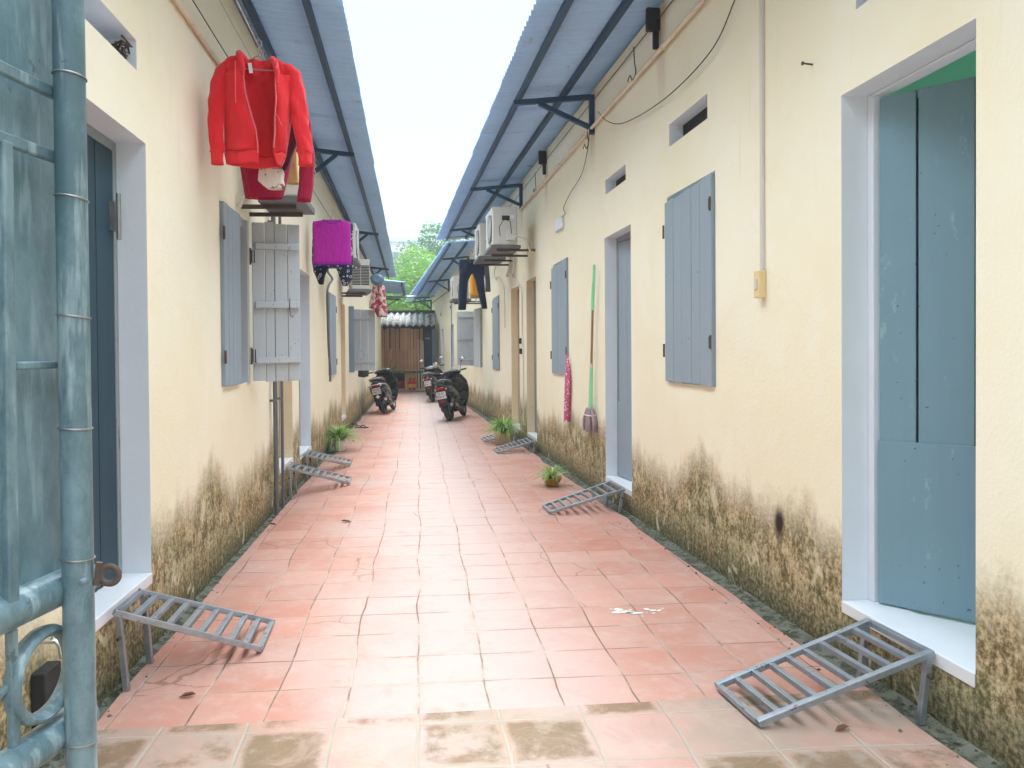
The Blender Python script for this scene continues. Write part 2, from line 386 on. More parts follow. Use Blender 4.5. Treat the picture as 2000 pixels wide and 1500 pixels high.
M['chrome'] = plain('bright_metal', (.62, .63, .64), .22, .95, var=.05, bump=0)
M['alu'] = plain('dull_alloy', (.34, .34, .34), .4, .8, var=.15, sc_=14, bump=.1)
M['plate'] = plain('white_number_plate', (.78, .79, .80), .4, var=.03, bump=0)
M['redl'] = plain('red_lens', (.33, .012, .02), .18, var=.1, bump=0)
M['red'] = plain('red_enamel', (.55, .012, .014), .3, var=.08, bump=0)
M['yel'] = plain('yellow_label', (.62, .40, .06), .5, var=.1, bump=0)
M['ply'] = plain('tan_plywood', (.56, .33, .13), .6, var=.15, sc_=6, bump=.1, stretch=(1, 1, .3))
M['planks'] = boards('brown_timber_planks', (.34, .16, .07), (.66, .37, .19), chips=(.70, .46, .28))
M['batten'] = boards('pale_timber_batten', (.42, .30, .20), (.58, .46, .34))
M['asb'] = plain('mossy_cement_sheet', (.33, .33, .31), .9, var=.3, sc_=7, bump=.5, dirt=(.03, .032, .028), dirt_amt=.46)
M['box'] = plain('cream_switch_box', (.76, .60, .32), .5, var=.1, sc_=9, bump=0)
M['terr'] = plain('ochre_glazed_pot', (.34, .22, .035), .3, var=.25, sc_=9, bump=.1)
M['potw'] = plain('white_plastic_pot', (.76, .75, .68), .55, var=.12, sc_=9, bump=.1)
M['soil'] = plain('dark_soil', (.03, .022, .015), .9, var=.4, sc_=40, bump=.5)
M['sp1'] = leafmat('spider_leaf_deep', (.16, .36, .06), (.34, .56, .14), sc_=9)
M['sp2'] = leafmat('spider_leaf_pale', (.42, .58, .20), (.70, .78, .46), sc_=9)
M['fern'] = leafmat('fern_leaf', (.06, .22, .08), (.16, .40, .17), sc_=9)
M['tree'] = leafmat('bright_tree_leaf', (.10, .24, .03), (.26, .46, .08), sc_=1.0)
M['tree2'] = leafmat('deep_tree_leaf', (.05, .15, .05), (.13, .28, .10), sc_=.8)
M['banana'] = leafmat('banana_leaf', (.18, .40, .05), (.34, .58, .10), sc_=2)
M['bark'] = plain('tree_bark', (.12, .09, .065), .9, var=.35, sc_=6, bump=.6, stretch=(1, 1, .25))
M['far'] = plain('far_building_render', (.55, .50, .45), .85, var=.08, sc_=.6, bump=0)
M['glass'] = plain('dark_window_glass', (.05, .07, .09), .15, var=.1, bump=0)
M['hood'] = cloth('red_fleece', (.70, .022, .032)); M['hoodin'] = cloth('red_fleece_lining', (.62, .012, .035))
M['rib'] = cloth('red_ribbing', (.74, .03, .04)); M['maroon'] = cloth('crimson_knit', (.33, .006, .045))
M['zip'] = cloth('pink_zip_tape', (.74, .16, .17)); M['labelw'] = cloth('white_label', (.8, .76, .78))
M['print'] = cloth('white_printed_cotton', (.72, .68, .62), pattern=('blot', (.16, .11, .10), 22, .60, .63))
M['yellow'] = cloth('pale_yellow_cotton', (.80, .66, .28)); M['darkred'] = cloth('dark_wine_knit', (.08, .012, .03))
M['purple'] = cloth('purple_jersey', (.44, .015, .36)); M['ptrim'] = cloth('violet_trim', (.16, .02, .35))
M['ringp'] = cloth('navy_printed_cotton', (.018, .024, .055), pattern=('ring', (.50, .52, .58), 21, .20, .34))
M['navy'] = cloth('navy_jersey', (.010, .016, .042)); M['orange'] = cloth('orange_cotton', (.78, .36, .03)); M['net'] = cloth('grey_mesh_cloth', (.10, .12, .15))
M['floral'] = cloth('red_floral_cotton', (.36, .03, .055), pattern=('blot', (.72, .55, .52), 9, .50, .56))
M['pink'] = cloth('pink_spotted_cotton', (.58, .12, .25), pattern=('dot', (.85, .62, .68), 34, .28, .42))
M['mopy'] = plain('mop_yarn', (.34, .25, .26), .95, var=.5, sc_=40, bump=.6, stretch=(1, 1, .12)); M['mint'] = plain('mint_plastic', (.30, .72, .42), .45, var=.06, bump=0)
M['copper'] = plain('brown_tube', (.32, .19, .12), .4, .3, var=.1, bump=0)
M['basin'] = plain('blue_grey_plastic', (.10, .17, .24), .45, var=.08, bump=0)
M['mirror'] = plain('mirror_glass', (.80, .84, .86), .06, .9, var=.02, bump=0)
M['leafd'] = plain('dry_leaf', (.16, .08, .035), .8, var=.3, bump=.2)
M['spill'] = plain('dried_white_paint', (.80, .80, .79), .7, var=.05, bump=.2)
M['tan'] = plain('tan_leather', (.30, .15, .08), .6, var=.2, bump=.1)

# ------------------------------------------------------------------ ground, paving
mb = MB()
mb.quad((-600, -300, -.06), (600, -300, -.06), (600, 900, -.06), (-600, 900, -.06))
obj('ground', mb, M['earth'], kind='structure')
PD = V((20/1480, 1, 0)).normalized(); PN = V((PD.y, -PD.x, 0)); P0 = V((-.02, 0, 0))
def pave(name, y0, y1, mat, z):
    """paving sheet in its own frame, ragged towards the gutters"""
    nb = 60; vs = []; fs = []
    for i in range(nb+1):
        s = y0+(y1-y0)*i/nb
        l = LW.P(s, .07+.03*noise.noise((s*1.3, 0, 0)), 0); r = (RW if s < 19.75 else R2).P(s if s < 19.75 else s-19.75, .13+.05*noise.noise((s*1.5, 9, 0)), 0)
        for t in (0, .25, .5, .75, 1):
            p = l.lerp(r, t); q = p-P0
            vs.append(V((q.dot(PN), q.dot(PD), z)))
    for i in range(nb):
        for j in range(4): fs.append((i*5+j, i*5+j+1, i*5+j+6, i*5+j+5))
    m = MB(); m.v = vs; m.f = fs
    o = obj(name, m, mat, kind='structure')
    o.matrix_world = Matrix(((PN.x, PD.x, 0, P0.x), (PN.y, PD.y, 0, P0.y), (0, 0, 1, 0), (0, 0, 0, 1)))
    # a skirt gives the slab its thickness
    return o
pave('paving', 2.985, 28.2, M['tile'], 0.0)
pave('entrance_paving', -3.0, 2.985, M['old'], 0.0)
for nm, w, a0, a1 in (('gutter', LW, 0, .085), ('gutter', RW, 0, .16), ('gutter', R2, 0, .16)):
    mb = MB(); n = 120; vs = []; L_ = 29 if w is LW else (19.75 if w is RW else 9); s0 = -3 if w is not R2 else 0
    for i in range(n+1):
        s = s0+(L_-s0)*i/n
        for t in (0, .35, .7, 1):
            zz = -.012-.016*math.sin(t*math.pi)+.012*noise.noise((s*4, t*5, w.o.x))
            vs.append(w.P(s, a0-.02+(a1+.06-a0)*t, zz))
    mb.v = vs; mb.f = [(i*4+j, i*4+j+1, i*4+j+5, i*4+j+4) for i in range(n) for j in range(3)]
    obj(nm, mb, M['conc'], smooth=60, kind='structure')

# ------------------------------------------------------------------ houses
TH = .22
def wall_faces(mb, w, s0, s1, z0, ztop, holes, ds=1.0):
    ss = sorted({s0, s1, *[h[0] for h in holes], *[h[1] for h in holes]}); zs = sorted({z0, *[h[2] for h in holes], *[h[3] for h in holes]})
    for a, b in zip(ss, ss[1:]):
        zz = zs+[None]
        for c, d in zip(zz, zz[1:]):
            mid = ((a+b)/2, (c+(d if d is not None else 99))/2)
            if any(h[0] < mid[0] < h[1] and h[2] < mid[1] < h[3] for h in holes): continue
            za, zb = (d, d) if d is not None else (ztop(a), ztop(b))
            mb.quad(w.P(a, 0, c), w.P(b, 0, c), w.P(b, 0, zb), w.P(a, 0, za))
def reveal(mb, w, h, d, bottom=True):
    s0, s1, z0, z1 = h
    mb.quad(w.P(s0, 0, z0), w.P(s0, -d, z0), w.P(s0, -d, z1), w.P(s0, 0, z1))
    mb.quad(w.P(s1, 0, z0), w.P(s1, 0, z1), w.P(s1, -d, z1), w.P(s1, -d, z0))
    mb.quad(w.P(s0, 0, z1), w.P(s0, -d, z1), w.P(s1, -d, z1), w.P(s1, 0, z1))
    if bottom: mb.quad(w.P(s0, 0, z0), w.P(s1, 0, z0), w.P(s1, -d, z0), w.P(s0, -d, z0))

def sheet_roof(w, s0, s1, eave, slope, o_in, pitch=.105, amp=.017):
    """corrugated sheet, ridges across the alley; eave(s) -> (o, z)"""
    mb = MB(); n = int((s1-s0)/pitch*8); cols = 6; vs = []
    for i in range(n+1):
        s = s0+(s1-s0)*i/n; eo, ez = eave(s)
        pan = (s-s0) % .92
        z = amp*math.sin(2*math.pi*(s-s0)/pitch) + .022*(pan/.92)
        jag = .012*noise.noise((math.floor((s-s0)/.92)*7.3, s0, 0))
        for t in range(cols):
            o = eo+jag+(o_in-eo)*t/(cols-1)
            vs.append(w.P(s, o, ez+slope*(eo-o)+z))
    mb.v = vs; mb.f = [(i*cols+j, i*cols+j+1, (i+1)*cols+j+1, (i+1)*cols+j) for i in range(n) for j in range(cols-1)]
    return mb

def lerp_eave(sa, oa, za, sb, ob, zb):
    return lambda s: (oa+(ob-oa)*(s-sa)/(sb-sa), za+(zb-za)*(s-sa)/(sb-sa))
eaveR = lerp_eave(5.6, .99, 4.05, 18.65, 1.0, 4.21)
eaveL = lerp_eave(5.611, .80, 3.99, 24.2, .70, 3.80)
SL = .10

def plank_leaf(corners, n, th, jit=.0, gap=.004, seed=0, joints=None):
    """board leaf from 4 corner points bl, br, br_top, tl; th along its normal"""
    rnd = random.Random(seed); a, b, c, d = [V(p) for p in corners]
    nrm = (b-a).cross(d-a).normalized()*th; mb = MB()
    cuts = joints or [0]+[(i+rnd.uniform(-.18, .18))/n for i in range(1, n)]+[1]; wd = (b-a).length
    for t0, t1 in zip(cuts, cuts[1:]):
        e = gap/2/wd; t0 += e; t1 -= e; j = rnd.uniform(-jit, jit); up = (d-a).normalized()*j; dn = (d-a).normalized()*rnd.uniform(-jit, jit)
        q = [a.lerp(b, t0)+dn, a.lerp(b, t1)+dn, d.lerp(c, t1)+up, d.lerp(c, t0)+up]
        off = nrm.normalized()*rnd.uniform(0, .003)
        mb.hexa([p+off for p in q]+[p+nrm+off for p in q])
    return mb
def add_batten(parent, corners, z, th, off, mat, h=.055, ins=.05):
    a, b, c, d = [V(p) for p in corners]; nrm = (b-a).cross(d-a).normalized(); H_ = (d-a).length
    p = a.lerp(d, z/H_); q = b.lerp(c, z/H_); p2 = p.lerp(q, ins); q2 = p.lerp(q, 1-ins*.7)
    m = MB().bar(p2+nrm*off, q2+nrm*off, th, h, up=(0, 0, 1)); return obj('batten', m, mat, parent, bev=.004)
def add_hinge(parent, p, n, d, h=.085, w=.022):
    m = MB(); m.tube([V(p)+V((0, 0, -h/2)), V(p)+V((0, 0, h/2))], .008, 8); m.box(V(p)+V(d)*w/2-V(n)*.004, (.001, .001, .001))
    a = V(p)+V(d)*w; m.bar(V(p)+V(n)*.002, a+V(n)*.002, .004, h*.8, up=(0, 0, 1)); return obj('hinge', m, M['rust'], parent)
def corners_w(w, s0, s1, o, z0, z1): return [w.P(s0, o, z0), w.P(s1, o, z0), w.P(s1, o, z1), w.P(s0, o, z1)]

def door_part(root, w, h, depth, mat, jamb, leaf='closed', frame=M['frame'], zl=None, kick=.0, seed=1, gapfar=False):
    s0, s1, z0, z1 = h
    m = MB(); reveal(m, w, h, TH, False); obj('door_jamb', m, jamb, root)
    m = MB(); m.wbox(w, s0+.002, s1-.002, -TH, .006, z0-.05, z0+.004); obj('threshold', m, M['whited'], root, bev=.004)
    # frame: two stiles and a head
    m = MB()
    for a, b in ((s0+.002, s0+.045), (s1-.045, s1-.002)): m.wbox(w, a, b, -depth-.05, -depth+.012, z0+.006, z1-.002)
    m.wbox(w, s0+.047, s1-.047, -depth-.05, -depth+.012, z1-(.05 if zl is None else .012), z1-.002)
    obj('door_frame', m, frame, root, bev=.003)
    a, b = s0+.05, s1-.05; zt = z1-.055 if zl is None else zl
    if leaf == 'closed': cs = [w.P(a, -depth-.02, z0+.012), w.P(b, -depth-.02, z0+.012), w.P(b, -depth-.02, zt), w.P(a, -depth-.02, zt)]
    else:
        ang = math.radians(leaf); L_ = b-a
        e = w.P(b, -depth-.02, 0)-w.d*math.cos(ang)*L_-w.n*math.sin(ang)*L_
        f = w.P(b, -depth-.02, 0)
        cs = [V((e.x, e.y, z0+.012)), V((f.x, f.y, z0+.012)), V((f.x, f.y, zt)), V((e.x, e.y, zt))]
    flip = w.n.dot((cs[1]-cs[0]).cross(cs[3]-cs[0])) < 0
    c2 = cs if not flip else [cs[1], cs[0], cs[3], cs[2]]
    jn = None if not (leaf != 'closed' and leaf > 20) else ([0, .22, .53, 1] if leaf != 'closed' and (c2[0]-f).xy.length < .05 else [0, .47, .78, 1])
    dr = obj('door', plank_leaf(c2, 3 if leaf != 'closed' else 4, .03, .003, .010 if leaf != 'closed' else .006, seed, jn), mat, root, bev=.002)
    if leaf != 'closed':   # black sheet added behind the leaf so the open joints read dark
        A, B, C_, D = c2; n = (B-A).cross(D-A).normalized(); e_ = (B-A).normalized()*.02; u_ = V((0, 0, .03)); q = [A+e_+u_-n*.002, B-e_+u_-n*.002, C_-e_-u_-n*.002, D+e_-u_-n*.002]
        obj('dark_backing', MB().hexa(q+[p-n*.006 for p in q]), M['dark'], dr)
    if kick:
        A, B, C_, D = c2; up = V((0, 0, kick)); n = (B-A).cross(D-A).normalized()
        q = [A+n*.034, B+n*.034, B+up+n*.034, A+up+n*.034]
        obj('kick_sheet', MB().hexa(q+[p+n*.006 for p in q]), mat, dr, bev=.002)
    return dr

# ---- right row
root = thing('row_house', 'long cream row house with the cream switch box on it, right of the alley', 'house', RW.P(9.5, -1.5, 0))
DA = (2.543, 3.362, .245, 2.603); DB = (6.505, 7.330, .195, 2.543); DC = (10.93, 11.74, .17, 2.54); DD = (12.41, 13.283, .17, 2.54)
VA = (2.55, 3.25, 2.95, 3.12); V1 = (4.868, 5.564, 2.961, 3.127); V2 = (6.638, 7.288, 2.96, 3.10)
S1 = (4.75, 5.617, 1.19, 2.59); S2 = (8.885, 9.772, 1.15, 2.56); S3 = (14.745, 15.695, 1.09, 2.57); S4 = (17.65, 19.16, 1.09, 2.48)
doors = [DA, DB, DC, DD]; vents = [VA, V1, V2]; shuts = [S1, S2, S3, S4]
ztopR = lambda s: eaveR(s)[1]+SL*(eaveR(s)[0]+.0)-.05
mb = MB(); wall_faces(mb, RW, -.4, 19.75, -.05, ztopR, doors+vents+shuts)
mb.quad(RW.P(-.4, 0, -.05), RW.P(-.4, -4, -.05), RW.P(-.4, -4, 4.3), RW.P(-.4, 0, ztopR(-.4)))
mb.quad(RW.P(19.75, 0, -.05), RW.P(19.75, -4, -.05), RW.P(19.75, -4, 4.3), RW.P(19.75, 0, ztopR(19.7)))
obj('wall', mb, M['plR'], root)
mb = MB()
for a, b in ((-.4, 3.95), (3.95, 4.15), (4.15, 19.75)):
    if b-a < 1: continue
    mb.quad(RW.P(a+.01, -3.6, .1), RW.P(b-.01, -3.6, .1), RW.P(b-.01, -3.6, 1.1), RW.P(a+.01, -3.6, 1.1))
    mb.quad(RW.P(a+.01, -3.6, 3.0), RW.P(b-.01, -3.6, 3.0), RW.P(b-.01, -3.6, 4.4), RW.P(a+.01, -3.6, 4.4))
    fl = MB(); fl.quad(RW.P(a+.01, -TH-.002, .242), RW.P(b-.01, -TH-.002, .242), RW.P(b-.01, -3.6, .242), RW.P(a+.01, -3.6, .242)); obj('room_floor', fl, M['whited'], root)
    mb.quad(RW.P(a+.01, -TH, .14), RW.P(b-.01, -TH, .14), RW.P(b-.01, -3.6, .14), RW.P(a+.01, -3.6, .14))
    mb.quad(RW.P(b-.01, -TH, .14), RW.P(b-.01, -3.6, .14), RW.P(b-.01, -3.6, 4.3), RW.P(b-.01, -TH, 4.1))
    mb.quad(RW.P(a+.01, -TH-.001, 3.3), RW.P(b-.01, -TH-.001, 3.3), RW.P(b-.01, -3.6, 3.3), RW.P(a+.01, -3.6, 3.3))
obj('room_wall', mb, M['green'], root)
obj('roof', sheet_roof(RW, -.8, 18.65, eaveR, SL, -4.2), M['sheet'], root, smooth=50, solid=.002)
for o_ in (.76, .29):
    mb = MB(); mb.bar(RW.P(-.7, o_, eaveR(-.7)[1]+SL*(1-o_)-.045), RW.P(18.5, o_, eaveR(18.5)[1]+SL*(1-o_)-.045), .045, .06)
    obj('purlin', mb, M['purlin'], root)
def bracket(root, w, s, eave, drop=.40, arm=.72):
    z = eave(s)[1]+SL*(eave(s)[0])-.11; mb = MB()
    zo = z-SL*arm
    mb.wbox(w, s-.025, s+.025, .002, .052, z-drop, z)
    mb.bar(w.P(s, .05, z-.022), w.P(s, arm+.12, zo-.022-SL*.12), .05, .05)
    mb.bar(w.P(s, .053, z-drop+.07), w.P(s, arm*.80, zo-.03), .045, .045)
    return obj('eave_bracket', mb, M['purlin'], root, bev=.003)
for s in (3.35, 7.685, 12.02, 16.35): bracket(root, RW, s, eaveR)
for s in (5.75, 10.1):    # dark rafter ends hanging from the wall head
    z = ztopR(s); mb = MB(); mb.wbox(RW, s-.02, s+.025, .004, .11, z-.20, z-.02); mb.wbox(RW, s-.02, s+.012, .012, .06, z-.34, z-.20)
    obj('rafter_end', mb, M['matt'], root, bev=.01)
for h in vents:
    m = MB(); reveal(m, RW, h, .11)
    m.quad(RW.P(h[0], -.11, h[2]), RW.P(h[1], -.11, h[2]), RW.P(h[1], -.11, h[3]), RW.P(h[0], -.11, h[3]))
    v_ = obj('vent', m, M['white'], root)
    m = MB(); m.quad(RW.P(h[0]+.004, -.107, h[2]+.004), RW.P(h[1]-.004, -.107, h[2]+.004), RW.P(h[1]-.004, -.107, h[3]-.004), RW.P(h[0]+.004, -.107, h[3]-.004))
    obj('vent_black_panel', m, M['dark'], v_)  # black panel standing in for the darkness beyond the vent hole
d = door_part(root, RW, DA, .14, M['doorb'], M['white'], frame=M['white'], leaf=40, zl=2.575, kick=.75, seed=3)
d = door_part(root, RW, DB, .13, M['shut'], M['white'], leaf=6, kick=.73, seed=4)
d = door_part(root, RW, DC, .13, M['woodg'], M['creamj'], frame=M['woodg'], seed=5)
d = door_part(root, RW, DD, .13, M['woodc'], M['creamj'], frame=M['woodc'], seed=6)
for k, h in enumerate(shuts[:3]):
    s0, s1, z0, z1 = h
    m = MB(); reveal(m, RW, h, TH); obj('window_reveal', m, M['white'], root)
    cs = corners_w(RW, s1-.01, s0+.01, -.012, z0+.004, z1-.015)
    cs[3] = cs[3]-V((0, 0, .035))
    sh = obj('shutter', plank_leaf(cs, 5, .034, .006, .004, 10+k), M['shut'], root, bev=.003)
    for zz in (z0+.24, z1-.26):
        add_hinge(sh, RW.P(s1+.004, .028, zz), RW.n, -RW.d, .10); add_hinge(sh, RW.P(s0+.02, .028, zz+.05), RW.n, RW.d, .09)
# open shutter pair far along the right row
s0, s1, z0, z1 = S4
m = MB(); reveal(m, RW, S4, TH); obj('window_reveal', m, M['white'], root)
for a, b in ((s0+.004, s0+.05), (s1-.05, s1-.004)):
    m = MB(); m.wbox(RW, a, b, -.10, .012, z0+.004, z1-.004); obj('window_frame', m, M['frame'], root, bev=.003)
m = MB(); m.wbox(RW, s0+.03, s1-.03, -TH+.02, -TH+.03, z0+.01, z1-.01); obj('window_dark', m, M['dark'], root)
hp = RW.P(s1-.03, .02, 0); oo, zt = RW.perp(897, 610, s1)
ou = RW.P(s1+.06, .02+.44, 0)
cs = [V((ou.x, ou.y, z0+.02)), V((hp.x, hp.y, z0+.02)), V((hp.x, hp.y, z1)), V((ou.x, ou.y, z1))]
sh = obj('shutter', plank_leaf(cs, 3, .03, .004, .004, 21), M['shutp'], root, bev=.003)
for zz in (.16, .68, 1.24): add_batten(sh, cs, zz, .03, .046, M['shutp'])
hp = RW.P(s0+.03, .02, 0); ou = RW.P(s0+.42, .13, 0)
cs = [V((ou.x, ou.y, z0+.0)), V((hp.x, hp.y, z0+.0)), V((hp.x, hp.y, z1)), V((ou.x, ou.y, z1))]
sh = obj('shutter', plank_leaf(cs, 3, .03, .004, .004, 22), M['shutp'], root, bev=.003)
m = MB()
for zz in (.2, .62, 1.15):
    for t in (.25, .7): p = V(cs[0]).lerp(cs[1], t)+V((0, 0, zz)); m = MB(); m.ball(p+V((-.0, -.03, 0)), .016); obj('bolt', m, M['dark'], sh)

# ---- far right house, turned inward
root = thing('row_house', 'far cream house past the open grey shutters, bending in towards the shed', 'house', R2.P(5, -1.5, 0))
def r2at(x, y): return R2.at(x, y)
eave2 = lerp_eave(-1.0, .80, 4.12, 9.6, 1.0, 3.72)
h1 = (*sorted((r2at(866, 640)[0], r2at(861.5, 640)[0])), .2, 2.3); h2 = (*sorted((r2at(886, 640)[0], r2at(880, 640)[0])), 1.0, 2.35)
END2 = r2at(841, 620)[0]
mb = MB(); wall_faces(mb, R2, 0, END2, -.05, lambda s: eave2(s)[1]+.05, [h1, h2])
mb.quad(R2.P(END2, 0, -.05), R2.P(END2, -4, -.05), R2.P(END2, -4, 4.0), R2.P(END2, 0, 3.75))
obj('wall', mb, M['plR'], root)
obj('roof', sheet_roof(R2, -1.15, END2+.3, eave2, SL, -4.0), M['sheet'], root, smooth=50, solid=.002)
for o_ in (.72, .3):
    mb = MB(); mb.bar(R2.P(-1.1, o_, eave2(-1.1)[1]+SL*(1-o_)-.06), R2.P(END2+.2, o_, eave2(END2+.2)[1]+SL*(1-o_)-.06), .045, .06); obj('purlin', mb, M['purlin'], root)
for s in (.6, 5.2, END2-.6): bracket(root, R2, s, eave2, .42, .6)
for h, mt in ((h1, M['white']), (h2, M['shutd'])):
    m = MB(); reveal(m, R2, h, .2); obj('door_jamb', m, M['white'], root)
    m = MB(); m.wbox(R2, h[0]+.01, h[1]-.01, -.19, -.14, h[2]+.01, h[3]-.01); obj('door' if mt is M['white'] else 'shutter', m, mt, root, bev=.004)
for px, py in ((881, 600), (862, 614), (850.5, 621)):
    s, z = r2at(px, py); m = MB(); m.wbox(R2, s-.16, s+.16, .002, .02, z-.09, z+.09); v_ = obj('vent', m, M['white'], root)
    m = MB(); m.wbox(R2, s-.10, s+.10, .021, .024, z-.05, z+.05); obj('vent_black_panel', m, M['dark'], v_)  # raised black plate standing in for the dark inside of the vent

# ---- left row
root = thing('row_house', 'long cream row house with the red hoodie hanging before it, left of the alley', 'house', LW.P(11, -1.5, 0))
LA = (3.00, 3.874, .345, 2.463); LB = (7.35, 8.16, .33, 2.43); LC = (8.62, 9.53, .29, 2.40); LD = (13.36, 14.15, .3, 2.335)
LV = (3.05, 3.769, 2.781, 2.925); T1 = (5.265, 6.11, 1.208, 2.468); T2 = (11.47, 12.36, 1.104, 2.36); T3 = (14.9, 15.70, 1.087, 2.335)
doors = [LA, LB, LC, LD]; shuts = [T1, T2, T3]
ztopL = lambda s: eaveL(s)[1]+SL*eaveL(s)[0]-.05
mb = MB(); wall_faces(mb, LW, -.4, 29.5, -.05, ztopL, doors+shuts+[LV])
mb.quad(LW.P(-.4, 0, -.05), LW.P(-.4, -4, -.05), LW.P(-.4, -4, 4.2), LW.P(-.4, 0, ztopL(-.4)))
mb.quad(LW.P(29.5, 0, -.05), LW.P(29.5, -4, -.05), LW.P(29.5, -4, 4.0), LW.P(29.5, 0, ztopL(29.5)))
obj('wall', mb, M['plL'], root)
mb = MB(); a, b = -.39, 29.4
mb.quad(LW.P(a, -3.6, .1), LW.P(b, -3.6, .1), LW.P(b, -3.6, 4.3), LW.P(a, -3.6, 4.3))
mb.quad(LW.P(a, -TH, .2), LW.P(b, -TH, .2), LW.P(b, -3.6, .2), LW.P(a, -3.6, .2))
mb.quad(LW.P(a, -TH-.001, 3.2), LW.P(b, -TH-.001, 3.2), LW.P(b, -3.6, 3.2), LW.P(a, -3.6, 3.2))
obj('room_wall', mb, M['room'], root)
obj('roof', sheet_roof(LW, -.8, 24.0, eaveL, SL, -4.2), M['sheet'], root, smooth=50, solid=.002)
for o_ in (.545, .10):
    mb = MB(); mb.bar(LW.P(-.7, o_+.03, eaveL(-.7)[1]+SL*(.84-o_)-.045), LW.P(23.8, o_-.09, eaveL(23.8)[1]+SL*(.79-o_)-.045), .045, .06)
    obj('purlin', mb, M['purlin'], root)
for s in (3.6, 9.35, 15.1, 20.8): bracket(root, LW, s, eaveL, .40, .46)
m = MB(); reveal(m, LW, LV, .20); m.quad(LW.P(LV[0], -.2, LV[2]), LW.P(LV[1], -.2, LV[2]), LW.P(LV[1], -.2, LV[3]), LW.P(LV[0], -.2, LV[3]))
v_ = obj('vent', m, M['white'], root)
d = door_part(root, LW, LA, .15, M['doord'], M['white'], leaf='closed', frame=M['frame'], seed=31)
m = MB(); m.tube([LW.P(3.79, -.10, 1.98), LW.P(3.79, -.10, 2.20)], .012, 8); m.wbox(LW, 3.775, 3.805, -.145, -.115, 2.02, 2.16); obj('hinge', m, M['alu'], d)
d = door_part(root, LW, LB, .14, M['woodc'], M['creamj'], frame=M['woodg'], seed=32)
d = door_part(root, LW, LC, .14, M['shut'], M['white'], frame=M['woodg'], seed=33)
d = door_part(root, LW, LD, .12, M['woodc'], M['creamj'], frame=M['creamj'], seed=34)
# T1: one leaf shut, one open
s0, s1, z0, z1 = T1
m = MB(); reveal(m, LW, T1, TH); obj('window_reveal', m, M['white'], root)
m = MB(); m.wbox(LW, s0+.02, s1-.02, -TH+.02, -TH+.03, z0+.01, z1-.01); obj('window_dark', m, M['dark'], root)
m = MB(); m.wbox(LW, s1-.07, s1-.006, -.12, .012, z0-.01, z1+.0); m.wbox(LW, s0+.48, s1-.07, -.10, -.02, z1-.06, z1-.004); obj('window_frame', m, M['shutp'], root, bev=.004)
cs = corners_w(LW, s0+.008, s0+.50, -.012, z0+.0, z1-.01)
sh = obj('shutter', plank_leaf(cs, 4, .036, .006, .005, 41), M['shut'], root, bev=.003)
for zz in (z0+.2, z1-.22): add_hinge(sh, LW.P(s0-.004, .03, zz), LW.n, LW.d, .09)
hx = LW.P(s1-.005, .03, 0); o_, z_ = LW.perp(583, 440, 6.22); ou = LW.P(6.24, o_, 0)
zb = LW.perp(488, 745, s1)[1]
cs = [V((hx.x, hx.y, zb)), V((ou.x, ou.y, zb+.005)), V((ou.x, ou.y, z1-.0)), V((hx.x, hx.y, z1-.005))]
sh = obj('shutter', plank_leaf(cs, 4, .028, .007, .006, 42), M['shutp'], root, bev=.003)
for zz in (.165, .60, 1.06): add_batten(sh, cs, zz, .034, .046, M['shutp'], .050)
m = MB(); p = V(cs[0]).lerp(cs[1], .82)+V((0, -.07, .60)); m.tube([p+V((0, .01, .05)), p+V((.0, -.02, .0)), p+V((.004, -.02, -.08)), p+V((.02, -.02, -.10)), p+V((.03, -.02, -.085))], .0035, 6); obj('hook', m, M['rust'], sh)
for zz in (.20, .98): add_hinge(sh, V(cs[0])+V((-.004, -.02, zz)), (0, -1, 0), (1, 0, 0), .13, .035)
# T2: closed single leaf slightly proud
s0, s1, z0, z1 = T2
m = MB(); reveal(m, LW, T2, TH); obj('window_reveal', m, M['white'], root)
cs = corners_w(LW, s0+.008, s1-.008, -.010, z0, z1-.008)
sh = obj('shutter', plank_leaf(cs, 4, .036, .004, .004, 43), M['shut'], root, bev=.003)
for zz in (z0+.2, z1-.22): add_hinge(sh, LW.P(s1+.006, .03, zz), LW.n, -LW.d, .10)
# T3: open leaf facing the camera
s0, s1, z0, z1 = T3
m = MB(); reveal(m, LW, T3, TH); obj('window_reveal', m, M['white'], root)
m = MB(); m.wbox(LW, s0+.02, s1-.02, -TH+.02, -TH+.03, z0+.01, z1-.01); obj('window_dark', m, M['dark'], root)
def open_leaf(wa, pa, pb, z0, z1, mat, seed, batt=(.18, 1.06)):
    cs = [V((pa.x, pa.y, z0)), V((pb.x, pb.y, z0)), V((pb.x, pb.y, z1)), V((pa.x, pa.y, z1))]
    sh = obj('shutter', plank_leaf(cs, 3, .03, .004, .005, seed), mat, root, bev=.003)
    for zz in batt: add_batten(sh, cs, zz, .03, .045, mat)
    return sh
open_leaf(LW, LW.P(s1, .03, 0), LW.P(s1+.05, .46, 0), z0, z1, M['shutp'], 44)
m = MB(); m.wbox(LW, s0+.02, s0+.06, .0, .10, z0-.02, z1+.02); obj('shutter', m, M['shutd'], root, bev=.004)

# small far awning on the left
root = thing('awning', 'small grey sheet awning past the end of the left roof, above the plank shed', 'awning', LW.P(26.5, 0, 3.7))
eaveA = lerp_eave(24.2, .95, 3.70, 28.8, .95, 3.62)
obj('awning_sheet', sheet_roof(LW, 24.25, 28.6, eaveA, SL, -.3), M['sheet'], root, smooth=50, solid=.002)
mb = MB(); mb.bar(LW.P(24.3, .85, 3.66), LW.P(28.5, .85, 3.59), .05, .06); obj('purlin', mb, M['purlin'], root)

